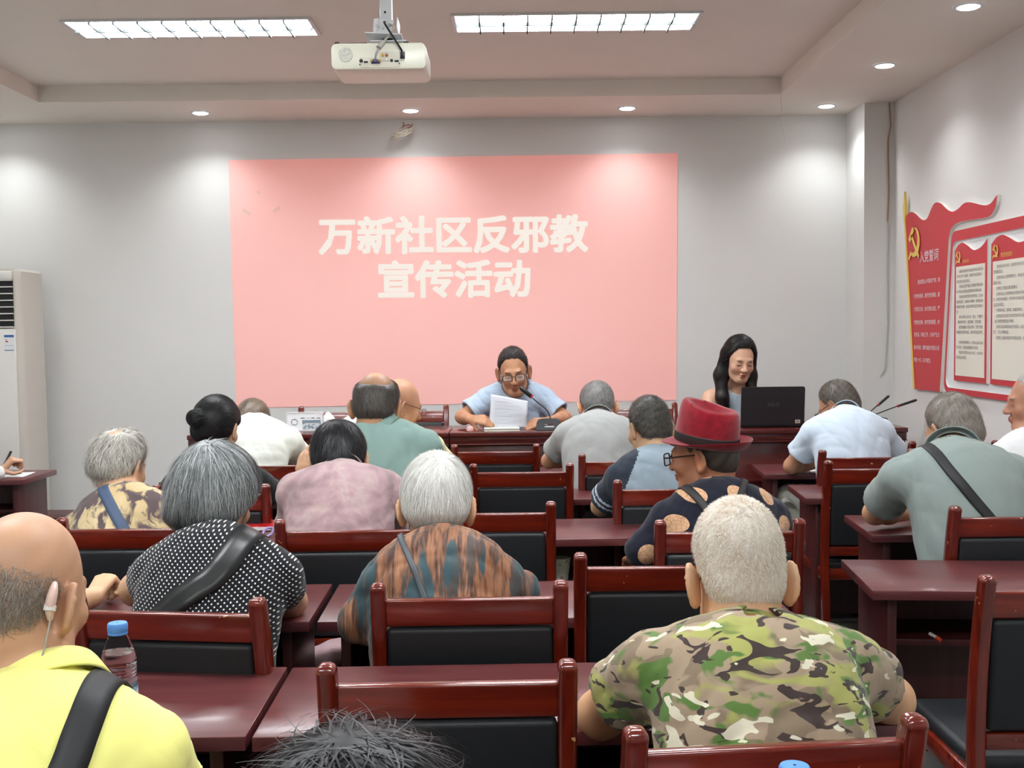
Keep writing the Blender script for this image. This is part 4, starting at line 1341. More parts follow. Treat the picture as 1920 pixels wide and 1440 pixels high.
    # ---------------- trousers and shoes
    if legs:
        kn, an = [], []
        for s in (-1, 1):
            k_ = hip + rgt * s * 0.12 + fwd * 0.40; k_[2] = 0.475 + feet_z
            a_ = k_ + fwd * 0.02; a_[2] = 0.09 + feet_z
            kn.append(k_); an.append(a_)
        def trs(P):
            d = d_ell(P, hip + fwd * 0.02 - zz * 0.02, (0.175 * g, 0.14 * g, 0.10))
            for s, k_, a_ in zip((-1, 1), kn, an):
                d = smin(d, d_cone(P, hip + rgt * s * 0.09 - zz * 0.01, k_, 0.082, 0.062), 0.03)
                d = smin(d, d_cone(P, k_, a_, 0.060, 0.046), 0.02)
            return d + folds(P, seed + 3, 0.006)
        tl = np.min([hip - 0.25] + kn + an, 0) - 0.08; th = np.max([hip + 0.22] + kn + an, 0) + 0.08
        tl[2] = 0.05 + feet_z; th[2] = hip[2] + 0.14
        TV, TQ = march(trs, tl, th, 0.014)
        key = 'trousers_%d_%d_%d' % tuple(trousers)
        if key not in M: M[key] = m_cloth('trouser_cloth', srgb(*trousers), 0.9)
        obj_np('trousers', TV - O, TQ, M[key], root)
        if 'shoe' not in M: M['shoe'] = plain('black_shoe', srgb(28, 27, 28), 0.4)
        for s, a_ in zip((-1, 1), an):
            f_ = a_.copy(); f_[2] = feet_z
            def shoe(P):
                d = d_cone(P, f_ + zz * 0.042 - fwd * 0.03, f_ + zz * 0.034 + fwd * 0.17, 0.040, 0.034)
                d = smin(d, d_cone(P, f_ + zz * 0.05, f_ + zz * 0.10, 0.044, 0.046), 0.02)
                return np.maximum(d, (feet_z + 0.001) - P[:, 2])
            hV, hQ = march(shoe, f_ - np.array((0.26, 0.26, 0.02)), f_ + np.array((0.26, 0.26, 0.17)), 0.011)
            obj_np('shoe', hV - O, hQ, M['shoe'], root)
    # ---------------- hair
    hobj = None
    if hair:
        hh = hair.get('h', min(h, 0.0055))
        def hfield(qq):
            th, m = hair_thick(qq, hair)
            d = head_field(qq, dict(ho, face=False)) - th
            for a, b, ra, rb in hair.get('locks', ()): d = smin(d, d_cone(qq, a, b, ra, rb), hair.get('lk', 0.015))
            if hair.get('lump'): d = d + folds(qq, seed + 5, hair['lump'], 1.3)
            return d.astype(f32)
        ext = hair.get('ext', 0.0)
        HV, HQ = march(hfield, (-0.15, -0.19, -0.14 - ext), (0.15, 0.16, 0.19), hh)
        th, m = hair_thick(HV.astype(f32), hair)
        vis = m > -0.008
        if hair.get('locks'):
            vis |= np.min([d_cone(HV.astype(f32), a, b, ra + 0.02, rb + 0.02) for a, b, ra, rb in hair['locks']], 0) < 0
        keep = vis[HQ].any(1); HQ = HQ[keep]; bare = hair.get('t', 0.008) < 0.004
        used = np.unique(HQ); mp = np.full(len(HV), -1); mp[used] = np.arange(len(used)); HV = HV[used]; HQ = mp[HQ]
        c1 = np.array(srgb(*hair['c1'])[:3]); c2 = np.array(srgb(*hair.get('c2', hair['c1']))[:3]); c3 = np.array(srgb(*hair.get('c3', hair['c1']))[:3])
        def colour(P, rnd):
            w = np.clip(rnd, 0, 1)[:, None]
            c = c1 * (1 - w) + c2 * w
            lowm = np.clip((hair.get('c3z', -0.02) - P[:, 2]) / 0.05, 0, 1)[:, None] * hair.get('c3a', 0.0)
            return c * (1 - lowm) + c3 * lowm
        gg = np.random.default_rng(seed + 9)
        rn = 0.5 + 0.5 * np.sin(HV @ (gg.normal(size=3) * 90)) * np.sin(HV @ (gg.normal(size=3) * 120))
        allV, allQ, allT = [HV], [HQ[:0] if bare else HQ], [colour(HV, rn * 0.8)]
        nv = len(HV)
        for sd_ in hair.get('strands', ()):
            r = strands(hair, HV, HQ, hfield, seed=seed + len(allV), **sd_)
            if r is None: continue
            v_, q_, ids = r
            rr = gg.random(ids.max() + 1)[ids]
            allV.append(v_); allQ.append(q_ + nv); allT.append(colour(v_, rr)); nv += len(v_)
        HVw = fromh(np.concatenate(allV))
        hobj = obj_np('hair', HVw - O, np.concatenate(allQ), M['hair'], root, np.concatenate(allT))
    return dict(root=root, O=O, hc=hc, Rh=Rh, fromh=fromh, toh=toh, nb=nb, up=up, fp=fp, rt=rt, SR=SR, SL=SL, ER=ER, EL=EL, WR=WR, WL=WL, shirt=sfield, body=body,
                fwd=fwd, rgt=rgt, hip=hip, hair=hobj, sp=sp)

def strap(P, name, pts, width, mat, n=40, th=0.003, lift=0.003):
    """a band laid over the shirt: pts are rough world points just outside it; each is pulled onto the cloth"""
    pts = np.array(spline(pts, n))
    cen = P['sp'](0.62)
    tan = np.gradient(pts, axis=0); tan /= np.linalg.norm(tan, axis=1)[:, None]
    def onto(p):
        for _ in range(14):
            d = P['shirt'](p.astype(f32), False).astype(float)
            e = 0.004
            gr = np.stack([P['shirt']((p + np.eye(3)[k] * e).astype(f32), False) - P['shirt']((p - np.eye(3)[k] * e).astype(f32), False) for k in range(3)], 1)
            gr = gr / (np.linalg.norm(gr, axis=1)[:, None] + 1e-6)
            p = p - gr * ((d - lift) * 0.8)[:, None]
        return p, gr
    mid, gr = onto(pts)
    for _ in range(30):
        mid[1:-1] = 0.4 * mid[1:-1] + 0.3 * (mid[:-2] + mid[2:])
        gr[1:-1] = 0.4 * gr[1:-1] + 0.3 * (gr[:-2] + gr[2:])
        d = P['shirt'](mid.astype(f32), False).astype(float)
        mid = mid + gr * np.maximum(0, lift - d)[:, None] * 0.7
    gr /= np.linalg.norm(gr, axis=1)[:, None] + 1e-9
    tan = np.gradient(mid, axis=0); tan /= np.linalg.norm(tan, axis=1)[:, None]
    sd = np.cross(tan, gr); sd /= np.linalg.norm(sd, axis=1)[:, None] + 1e-9
    rows = []
    for u in (-1, -0.33, 0.33, 1):
        p = mid + sd * width / 2 * u
        e = np.zeros(len(p))
        d = P['shirt'](p.astype(f32), False).astype(float)
        e = np.clip(lift * 0.6 - d, -0.012, 0.02)
        for _ in range(4): e[1:-1] = 0.5 * e[1:-1] + 0.25 * (e[:-2] + e[2:])
        rows.append((p + gr * e[:, None], gr))
    V, k = [], 4
    for i in range(n):
        for p, g2 in rows: V.append(p[i])
        for p, g2 in reversed(rows): V.append(p[i] + g2[i] * th)
    Q = []
    for i in range(n - 1):
        for j in range(8):
            Q.append((i * 8 + j, i * 8 + (j + 1) % 8, (i + 1) * 8 + (j + 1) % 8, (i + 1) * 8 + j))
    for i in (0, n - 1):
        b = i * 8
        for a in ((0, 1, 6, 7), (1, 2, 5, 6), (2, 3, 4, 5)):
            Q.append(tuple(b + x for x in (a if i == 0 else a[::-1])))
    return obj_np(name, np.array(V) - P['O'], Q, mat, P['root'])

def glasses(P, mat, w=0.046, hgt=0.030, rim=0.0016, z=0.0, lens=True, y=0.108):
    """spectacles on the head: two rims, bridge, two temples"""
    fr, O = P['fromh'], P['O']
    bm = bmesh.new()
    T = lambda q: tuple(fr(np.array(q, float)) - O)
    for s in (-1, 1):
        pts = [(s * 0.034 + u, y - 0.10 * abs(s * 0.034 + u) ** 1.0 * 0.9 + 0.004, z + v) for u, v in rrect(w, hgt, 0.009, 3)]
        pts.append(pts[0]); pts.append(pts[1])
        tube(bm, [T(p) for p in pts], rim, 6)
        tube(bm, [T((s * (0.034 + w / 2), y - 0.002, z + 0.006)), T((s * 0.072, y - 0.03, z + 0.007)), T((s * 0.080, 0.03, z + 0.010)), T((s * 0.082, -0.015, z + 0.012)), T((s * 0.080, -0.03, z))], rim * 1.1, 6)
    tube(bm, spline([T((-0.011, y + 0.001, z + 0.004)), T((0, y + 0.005, z + 0.007)), T((0.011, y + 0.001, z + 0.004))], 6), rim, 6)
    o = obj('glasses', bm, mat, P['root'])
    if lens:
        if 'lens' not in M:
            t = NT('spectacle_lens'); t.set(color=(0.92, 0.95, 0.98, 1), rough=0.05, alpha=0.22, spec=0.8); M['lens'] = t.m
        for s in (-1, 1):
            bm = bmesh.new()
            vs = [bm.verts.new(T((s * 0.034 + u, y - 0.09 * abs(s * 0.034 + u) + 0.004, z + v))) for u, v in rrect(w, hgt, 0.009, 3)]
            bm.faces.new(vs); obj('lens', bm, M['lens'], o)
    return o


# ------------------------------------------------------------------ the people
BLACK = plain('strap_black', srgb(24, 25, 27), 0.55)
# camouflage
def c_camo(t, v):
    tan = srgb(158, 138, 116); col = tan
    def layer(col, c, scale, th, stretch, loc, soft=0.012, dist=0.6):
        vv = t.coord((stretch[0], 1.0, stretch[1]), loc=loc)
        n = t.noise(vv, scale, 2.2, 0.45, dist)
        m = t.ramp(n, [(th, (0, 0, 0, 1)), (th + soft, (1, 1, 1, 1))])
        return t.mix(m, col, c)
    col = layer(col, srgb(128, 112, 92), 13.0, 0.54, (0.8, 1.3), (1, 4, 2), 0.02)
    col = layer(col, srgb(160, 160, 92), 12.0, 0.52, (0.75, 1.4), (3, 1, 7), 0.06)
    col = layer(col, srgb(88, 118, 58), 14.0, 0.56, (0.8, 1.5), (8, 2, 1), 0.04)
    col = layer(col, srgb(64, 52, 48), 19.0, 0.60, (0.6, 1.7), (5, 9, 3), 0.008, 1.2)
    col = layer(col, srgb(214, 208, 184), 20.0, 0.61, (0.6, 1.7), (2, 6, 11), 0.008, 0.8)
    return col
M['camo'] = m_cloth('camouflage_cloth', c_camo, wr=0.25)
buzz_white = dict(line='man', **{'raise': 0.010}, t=0.006, c1=(192, 172, 146), c2=(240, 236, 228), c3=(178, 150, 122), c3a=0.7, c3z=-0.02, stubble=0.35, top=0.004,
                  strands=[dict(n=12000, L=0.007, lift=0.0035, k=2, width=0.00045, gravity=0.1, wild=0.5)])
cm = person('man with cropped white hair in a camouflage T-shirt, nearest on the right', c7=(0.399,1.870,0.965), lean=0.22, yaw=3, sw=0.165, drop=0.028, girth=1.08, bow=0.05,
     head=dict(c=(0.403,2.000,1.021), yaw=0, pitch=15, s=(1.0, 1.02, 1.1), opts=dict(ear=42)), neck_r=0.062,
     el=(0.154,2.010,0.771), er=(0.688,2.030,0.786), wl=(0.323,2.280,0.698), wr=(0.637,2.300,0.699), skin=(206, 160, 122), arm=1.15,
     shirt=dict(mat=M['camo'], off=0.014, sleeve=0.50, flare=0.016, collar='crew', neck=0.016, cr=0.006, vdip=0.02, vx=0.015, folds=0.009), hair=buzz_white, h=0.0055)

# bald man in yellow with a hearing aid
M['yellow_cloth'] = m_cloth('yellow_cloth', srgb(250, 247, 148), wr=0.25)
yb = person('bald man in a bright yellow shirt with a hearing aid, nearest on the left', c7=(-0.689,1.550,0.971), lean=0.16, yaw=-4, sw=0.155, drop=0.055, girth=1.1, bow=0.04,
     head=dict(c=(-0.731,1.660,1.081), yaw=-9, pitch=12, s=(1.01, 1.0, 1.02), opts=dict(ear=55, spots=[((-0.02, -0.03, 0.125), (0.05, 0.05, 0.05), (214, 168, 150), 0.5)])), neck_r=0.062, er=(-0.527,1.640,0.778),
     skin=(202, 156, 124), arm=1.05,
     shirt=dict(mat=M['yellow_cloth'], off=0.016, sleeve=0.75, flare=0.022, collar='polo', cr=0.006, necklift=0.003, folds=0.007),
     hair=dict(line='man', t=0.0015, edge=0.1, bald=((0, 0.25, 1), 92), bald2=((0, 0.25, 1), 88), stubble=0.30, sfade=0.07, c1=(120, 104, 90), c2=(160, 150, 138), strands=[dict(n=2600, L=0.02, lift=0.006, k=3, width=0.0005, gravity=0.3, wild=0.6, whorl=(0, 0, 0.12))]), h=0.0055)
strap(yb, 'bag_strap', [yb['SR'] + yb['fwd'] * 0.10 + (-0.07, 0, 0.04), yb['SR'] + (-0.075, 0.0, 0.085), (-0.534,1.420,0.987), (-0.554,1.400,0.950), (-0.590,1.400,0.881)], 0.047, BLACK)
bm = bmesh.new()
T = lambda q: tuple(yb['fromh'](np.array(q, float)) - yb['O'])
tube(bm, spline([T((0.079, -0.048, 0.024)), T((0.084, -0.058, 0.010)), T((0.083, -0.060, -0.010)), T((0.080, -0.052, -0.026))], 14), [0.004 + 0.0035 * math.sin(math.pi * i / 13) for i in range(14)], 10)
ha = obj('hearing_aid', bm, plain('hearing_aid_pink', srgb(226, 192, 178), 0.3), yb['root'])
bm = bmesh.new()
tube(bm, spline([T((0.081, -0.056, -0.012)), T((0.084, -0.058, -0.03)), T((0.080, -0.062, -0.075)), T((0.068, -0.062, -0.125)), T((0.060, -0.06, -0.15))], 16), 0.0014, 6)
obj('ear_tube', bm, M['cable_grey'], ha)
bm = bmesh.new(); tube(bm, [T((0.0825, -0.0585, -0.006)), T((0.0825, -0.0600, -0.014))], 0.0085, 12); obj('tube_clip', bm, M['white_plastic'], ha)

# tan patterned shirt
def c_tan(t, v):
    n = t.noise(t.coord((1.0, 1.0, 0.55), rot=(0, 0.5, 0)), 17, 3, 0.55, 0.9)
    n2 = t.noise(t.coord((1, 1, 0.6)), 9, 2)
    c = t.ramp(n2, [(0.35, srgb(196, 172, 128)), (0.6, srgb(214, 194, 152))])
    return t.mix(t.ramp(n, [(0.47, (0, 0, 0, 1)), (0.56, (1, 1, 1, 1))]), c, srgb(96, 82, 84))
pt = person('grey haired person in a tan shirt with dark blotches and a blue strap', c7=(-1.276,3.660,0.945), lean=0.14, sw=0.140, drop=0.075, girth=1.0,
     head=dict(c=(-1.348,3.820,1.021), yaw=-16, pitch=16, s=1.0), skin=(206, 162, 130),
     shirt=dict(mat=m_cloth('tan_blotched_cloth', c_tan), off=0.017, sleeve=0.75, flare=0.024, collar='crew', folds=0.009),
     hair=dict(line='man', t=0.016, c1=(142, 138, 130), c2=(222, 218, 208), c3=(150, 146, 138), stubble=0.3, bald=((0.05, -0.55, 1), 16), fade=0.05, lump=0.006,
               strands=[dict(n=3000, L=0.06, lift=0.016, k=4, width=0.0010, gravity=0.5, wild=0.35, whorl=(0.02, -0.06, 0.10))]), h=0.007)
strap(pt, 'bag_strap', [pt['SL'] + pt['fwd'] * 0.1 + (0.09, 0, 0.06), pt['SL'] + (0.085, -0.02, 0.09), (-1.130,3.200,0.999), (-1.056,3.180,0.955), (-0.960,3.160,0.885), (-0.871,3.160,0.785)], 0.036, plain('strap_blue', srgb(66, 84, 112), 0.6))

# black T-shirt, hair bun
M['black_cloth'] = m_cloth('black_cloth', srgb(26, 27, 30))
bw = person('woman with a black hair bun in a black T-shirt', c7=(-1.166,4.380,0.972), lean=0.13, sw=0.155, drop=0.055, girth=0.95,
     head=dict(c=(-1.185,4.480,1.090), yaw=-10, pitch=10, s=0.98, opts=dict(ear=15)), skin=(206, 164, 132), neck_r=0.048,
     er=(-0.953,4.500,0.804), el=(-1.380,4.500,0.822), arm=0.95,
     shirt=dict(mat=M['black_cloth'], off=0.014, sleeve=0.66, flare=0.022, collar='crew', folds=0.006),
     hair=dict(line='high', t=0.020, edge=0.15, c1=(12, 12, 14), c2=(34, 35, 38), **{'raise': -0.02}, locks=[((-0.034, -0.112, 0.035), (-0.036, -0.132, 0.034), 0.038, 0.034)], lk=0.008,
               lump=0.003, strands=[dict(n=3000, L=0.05, lift=0.003, k=4, width=0.0009, gravity=-0.2, wild=0.1, whorl=(0, 0.12, 0.05))]), h=0.007)

# cream white long sleeve
M['white_cloth'] = m_cloth('cream_white_cloth', srgb(226, 230, 222), wr=0.3)
wh = person('bent person with short brown hair in a cream white long sleeved top', c7=(-1.231,5.300,1.069), lean=0.20, sw=0.158, drop=0.07, girth=1.05, bow=0.06,
     head=dict(c=(-1.279,5.480,1.029), yaw=-10, pitch=42, s=1.0), skin=(196, 146, 116),
     er=(-1.015,5.450,0.856), wr=(-0.945,5.620,0.809),
     shirt=dict(mat=M['white_cloth'], off=0.018, sleeve=1.9, folds=0.010),
     hair=dict(line='man', t=0.006, c1=(92, 78, 66), c2=(140, 124, 108), stubble=0.5, strands=[dict(n=1500, L=0.02, lift=0.006, k=2, width=0.001, gravity=0.2, wild=0.4)]), h=0.0075)

# dotted shirt
def c_dots(t, v):
    sp_ = t.new('ShaderNodeSeparateXYZ'); t.l(t.coord((1, 1, 1), rot=(0, math.radians(45), 0)), sp_.inputs[0])
    d = None
    for k in ('X', 'Z'):
        m = t.math('FRACT', t.math('MULTIPLY', sp_.outputs[k], 1 / 0.0092))
        m = t.math('POWER', t.math('SUBTRACT', m, 0.5), 2.0)
        d = m if d is None else t.math('ADD', d, m)
    return t.mix(t.math('LESS_THAN', d, 0.040), srgb(20, 21, 26), srgb(226, 226, 224))
M['dotted_cloth'] = m_cloth('dotted_cloth', c_dots, wr=0.25)
pg = person('grey bobbed woman in a black shirt with white dots and a wide black strap', c7=(-0.711,2.640,0.989), lean=0.17, yaw=-4, sw=0.140, drop=0.06, girth=1.02, bow=0.045,
     head=dict(c=(-0.750,2.800,1.050), yaw=-14, pitch=14, s=1.0, opts=dict(ear=20)), skin=(208, 166, 132), neck_r=0.05, arm=1.1,
     el=(-0.967,2.840,0.822), er=(-0.576,2.850,0.783), wr=(-0.751,2.980,0.768), wl=(-0.914,3.000,0.791),
     shirt=dict(mat=M['dotted_cloth'], off=0.016, sleeve=0.28, flare=0.018, collar='crew', folds=0.008),
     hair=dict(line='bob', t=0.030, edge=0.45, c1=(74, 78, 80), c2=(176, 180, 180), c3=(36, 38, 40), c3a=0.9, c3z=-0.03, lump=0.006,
               strands=[dict(n=6500, L=0.10, lift=0.012, k=5, width=0.0011, gravity=0.5, wild=0.18, whorl=(-0.005, -0.06, 0.115))]), h=0.006)
strap(pg, 'bag_strap', [pg['SR'] + pg['fwd'] * 0.1 + (-0.10, 0, 0.05), (-0.615,2.500,1.024), (-0.643,2.380,1.029), (-0.718,2.360,0.982), (-0.804,2.380,0.909), (-0.851,2.420,0.830), (-0.873,2.460,0.747)], 0.062, plain('strap_black_glossy', srgb(22, 23, 24), 0.38))

# pink jacket
def c_pink(t, v):
    return t.ramp(t.noise(v, 9, 4, 0.6, 0.5), [(0.32, srgb(146, 124, 126)), (0.48, srgb(176, 146, 150)), (0.62, srgb(188, 166, 164)), (0.75, srgb(172, 132, 142))])
pk = person('black haired person in a mottled dusty pink jacket, a hand at the ear', c7=(-0.559,3.600,1.022), lean=0.15, sw=0.140, drop=0.03, girth=1.02, bow=0.05,
     head=dict(c=(-0.584,3.750,1.039), yaw=4, pitch=22, roll=-3, s=1.0), skin=(204, 160, 128),
     el=(-0.769,3.840,0.811), wl=(-0.729,3.860,0.924), hl=dict(d=(0.10, 0.02, 1), n=(-0.3, -1, 0), curl=0.35), er=(-0.422,3.860,0.803), wr=(-0.523,4.000,0.828),
     shirt=dict(mat=m_cloth('pink_mottled_cloth', c_pink, wr=0.6), off=0.020, sleeve=1.6, collar='polo', folds=0.009),
     hair=dict(line='man', t=0.018, edge=0.2, c1=(12, 12, 14), c2=(46, 46, 50), lump=0.004, strands=[dict(n=5000, L=0.055, lift=0.008, k=4, width=0.0011, gravity=0.4, wild=0.2)]), h=0.0065)

# sage shirt
M['sage_cloth'] = m_cloth('sage_cloth', srgb(136, 164, 156), wr=0.3)
te = person('balding man in a sage green shirt, tallest of the left half', c7=(-0.500,4.140,1.140), lean=0.12, sw=0.168, drop=0.06, girth=1.05,
     head=dict(c=(-0.512,4.220,1.190), yaw=-6, pitch=14, s=(1.02, 1.02, 1.05)), skin=(200, 152, 118), neck_r=0.06,
     shirt=dict(mat=M['sage_cloth'], off=0.018, sleeve=0.75, flare=0.022, collar='polo', cr=0.004, folds=0.008),
     hair=dict(line='man', t=0.010, edge=0.3, bald=((0.05, -0.42, 1), 47), bald2=((0.05, -0.4, 1), 16), stubble=0.35, c1=(58, 52, 48), c2=(100, 94, 88), fade=0.03,
               strands=[dict(n=2600, L=0.03, lift=0.006, k=3, width=0.0009, gravity=0.6, wild=0.25, whorl=(0, 0, 0.13))]), h=0.0065)

# cream yellow shirt, spectacles
M['cream_cloth'] = m_cloth('cream_yellow_cloth', srgb(232, 228, 178))
yc = person('bald man with spectacles in a cream yellow shirt, half hidden by the sage shirt', c7=(-0.556,5.220,1.033), lean=0.14, sw=0.165, drop=0.06,
     head=dict(c=(-0.534,5.320,1.121), yaw=-58, pitch=16, s=1.04), skin=(196, 146, 116),
     shirt=dict(mat=M['cream_cloth'], off=0.018, sleeve=0.8, flare=0.024, collar='polo', folds=0.008),
     hair=dict(line='man', t=0.001, edge=0.1, bald=((0, 0.3, 1), 96), bald2=((0, 0.3, 1), 94), stubble=0.2, c1=(120, 110, 100), c2=(150, 140, 130)), h=0.0075)
M['wire'] = plain('spectacle_wire', srgb(60, 52, 48), 0.3, metal=0.6)
glasses(yc, M['wire'], rim=0.0012)

# brown batik jacket, white hair
def c_batik(t, v):
    n = t.noise(t.coord((1.0, 0.15, 0.13), rot=(0, 0.12, 0)), 24, 4, 0.6, 0.35)
    n2 = t.noise(t.coord((1.0, 0.2, 0.22), rot=(0, -0.15, 0)), 17, 2, 0.5, 0.3)
    n3 = t.noise(t.coord((1.0, 0.12, 0.10), rot=(0, 0.1, 0)), 75, 3, 0.6, 0.25)
    c = t.ramp(n3, [(0.38, srgb(70, 50, 44)), (0.52, srgb(140, 94, 66)), (0.7, srgb(160, 112, 82))])
    c = t.mix(t.ramp(n, [(0.55, (0, 0, 0, 1)), (0.60, (1, 1, 1, 1))]), c, srgb(74, 66, 62))
    return t.mix(t.ramp(n2, [(0.57, (0, 0, 0, 1)), (0.60, (1, 1, 1, 1))]), c, srgb(50, 74, 80))
bl = person('white haired person in a brown and teal streaked jacket, centre of the view', c7=(-0.177,2.720,0.953), lean=0.15, sw=0.138, drop=0.072, girth=1.0, bow=0.04,
     head=dict(c=(-0.197,2.860,1.019), yaw=2, pitch=14, s=(1.0, 1.0, 1.04), opts=dict(ear=40)), skin=(208, 164, 128), neck_r=0.05,
     el=(-0.378,2.720,0.764), wl=(-0.295,3.000,0.777), er=(0.011,2.860,0.802), wr=(-0.109,3.050,0.774),
     shirt=dict(mat=m_cloth('streaked_batik', c_batik, 0.5, wr=0.3), off=0.018, sleeve=1.75, collar='stand', cr=0.008, gap=30, folds=0.009),
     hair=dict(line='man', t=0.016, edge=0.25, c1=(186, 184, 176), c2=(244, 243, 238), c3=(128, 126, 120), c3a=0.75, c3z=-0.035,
               strands=[dict(n=7000, L=0.06, lift=0.007, k=4, width=0.0009, gravity=0.45, wild=0.2, whorl=(0.012, -0.07, 0.10))]), h=0.0058)
strap(bl, 'bag_strap', [bl['SL'] + bl['fwd'] * 0.1 + (0.07, 0, 0.05), bl['SL'] + (0.07, -0.03, 0.085), (-0.216,2.380,0.943), (-0.186,2.360,0.919), (-0.129,2.340,0.866), (-0.074,2.340,0.797)], 0.014, plain('strap_braided', srgb(58, 66, 72), 0.5), th=0.005)

# grey polo below the speaker
M['grey_cloth'] = m_cloth('grey_polo_cloth', srgb(158, 160, 158))
gp = person('bent grey haired man in a light grey polo, right below the microphone', c7=(0.409,5.310,1.065), lean=0.20, sw=0.148, drop=0.055, girth=1.05, bow=0.05,
     head=dict(c=(0.416,5.470,1.095), yaw=4, pitch=30, s=1.02, opts=dict(ear=38)), skin=(204, 152, 120),
     el=(0.179,5.480,0.834), er=(0.640,5.500,0.832), wl=(0.332,5.620,0.833),
     shirt=dict(mat=M['grey_cloth'], off=0.018, sleeve=0.62, flare=0.024, collar='polo', cr=0.004, folds=0.009),
     hair=dict(line='high', t=0.007, bald=((0, 0.05, 1), 26), bald2=((0, 0, 1), 10), stubble=0.3, c1=(96, 94, 92), c2=(150, 148, 146),
               strands=[dict(n=2000, L=0.025, lift=0.005, k=2, width=0.001, gravity=0.4, wild=0.3)]), h=0.0075)

# raglan shirt
M['pale_blue_cloth'] = m_cloth('pale_grey_blue_cloth', srgb(142, 158, 168)); M['navy_cloth'] = m_cloth('navy_sleeve_cloth', srgb(44, 52, 64)); M['band_cloth'] = m_cloth('pale_band_cloth', srgb(196, 206, 216))
nv = person('cropped man in a pale blue shirt with navy raglan sleeves', c7=(0.579,4.410,0.983), lean=0.14, sw=0.145, drop=0.06, girth=1.05, yaw=4,
     head=dict(c=(0.555,4.540,1.070), yaw=20, pitch=14, s=(1.0, 1.0, 1.05)), skin=(208, 168, 132), neck_r=0.06,
     el=(0.356,4.550,0.752), wl=(0.488,4.900,0.778), er=(0.810,4.600,0.772),
     shirt=dict(mat=M['pale_blue_cloth'], sleeve_mat=M['navy_cloth'], bands=M['band_cloth'], off=0.017, sleeve=0.78, flare=0.022, collar='crew', collar_mat=M['navy_cloth'], folds=0.007),
     hair=dict(line='man', t=0.006, edge=0.3, c1=(36, 35, 34), c2=(104, 100, 92), stubble=0.45, strands=[dict(n=4000, L=0.014, lift=0.007, k=2, width=0.0008, gravity=0.1, wild=0.5)]), h=0.0065)

# red hat
def c_discs(t, v):
    sx = t.new('ShaderNodeSeparateXYZ'); t.l(v, sx.inputs[0])
    vv = t.math('DIVIDE', t.math('ADD', sx.outputs['Z'], t.math('MULTIPLY', sx.outputs['Y'], 0.3)), 0.092)
    row = t.math('FLOOR', vv)
    uu = t.math('ADD', t.math('DIVIDE', t.math('ADD', sx.outputs['X'], t.math('MULTIPLY', sx.outputs['Y'], 0.35)), 0.125), t.math('MULTIPLY', row, 0.43))
    fu = t.math('MULTIPLY', t.math('SUBTRACT', t.math('FRACT', uu), 0.5), 0.125)
    fv = t.math('MULTIPLY', t.math('SUBTRACT', t.math('FRACT', vv), 0.5), 0.092)
    dd = t.math('ADD', t.math('POWER', fu, 2.0), t.math('POWER', fv, 2.0))
    cr = t.new('ShaderNodeTexVoronoi', feature='DISTANCE_TO_EDGE'); cr.inputs['Scale'].default_value = 75; t.l(v, cr.inputs['Vector'])
    disc = t.mix(t.math('LESS_THAN', cr.outputs['Distance'], 0.05), srgb(206, 164, 128), srgb(176, 132, 100))
    return t.mix(t.math('LESS_THAN', dd, 0.031 ** 2), srgb(24, 26, 40), disc)
rh = person('man with a red felt hat and spectacles in a navy shirt with tan discs', c7=(0.660,3.520,0.964), lean=0.15, yaw=8, sw=0.162, drop=0.06, girth=1.06, bow=0.035,
     head=dict(c=(0.621,3.620,1.059), yaw=50, pitch=6, s=1.06, opts=dict(ear=20)), skin=(178, 122, 92), neck_r=0.06,
     el=(0.410,3.520,0.777), er=(0.891,3.620,0.769), wl=(0.408,3.750,0.705), wr=(0.844,3.850,0.754),
     shirt=dict(mat=m_cloth('navy_disc_cloth', c_discs), off=0.018, sleeve=1.3, collar='crew', cr=0.006, folds=0.008),
     hair=dict(line='man', t=0.005, c1=(52, 46, 42), c2=(90, 82, 76), stubble=0.5), h=0.006)
glasses(rh, plain('spectacle_dark_frame', srgb(40, 24, 24), 0.3), rim=0.0024, w=0.05, hgt=0.036)
bm = bmesh.new(); seg = 64
HT = rotx(math.radians(15)) @ roty(math.radians(-3))
def hatp(x, y, z): return tuple(rh['fromh'](HT @ np.array((x, y, z)) + np.array((0, -0.012, 0.045))) - rh['O'])
prof = [(0.99, -0.004), (1.0, 0.0), (1.0, 0.02), (0.985, 0.05), (0.95, 0.078), (0.90, 0.096), (0.82, 0.104), (0.70, 0.100), (0.5, 0.088), (0.25, 0.082), (0.02, 0.080)]
rings = []
def brim_z(a, r):
    f_ = math.sin(a)                       # +1 front, -1 back
    return (-0.012 * max(0, f_) - 0.004) * r + 0.030 * max(0, -f_ * 1.05 + 0.15) * r ** 2.2 + 0.010 * abs(math.cos(a)) * r ** 2
for i, (r, z) in enumerate(prof):
    rg_ = []
    for k in range(seg):
        a = 2 * math.pi * k / seg
        rx, ry = 0.082 * r, 0.100 * r
        x, y = rx * math.cos(a), ry * math.sin(a)
        zz_ = z
        if z > 0.06:
            zz_ += 0.020 * max(0, y / 0.1 + 0.2)              # taller at the front
            pin = math.exp(-((y - 0.075) / 0.05) ** 2) * (z - 0.05) / 0.05
            x *= 1 - 0.28 * min(1, pin)
        rg_.append(bm.verts.new(hatp(x, y, zz_)))
    rings.append(rg_)
brim = []
for r in (0.0, 0.25, 0.5, 0.75, 0.93, 1.0):
    brim.append([bm.verts.new(hatp((0.081 + 0.038 * r) * math.cos(2 * math.pi * k / seg), (0.099 + 0.041 * r) * math.sin(2 * math.pi * k / seg), -0.004 + brim_z(2 * math.pi * k / seg, r))) for k in range(seg)])
brim2 = []
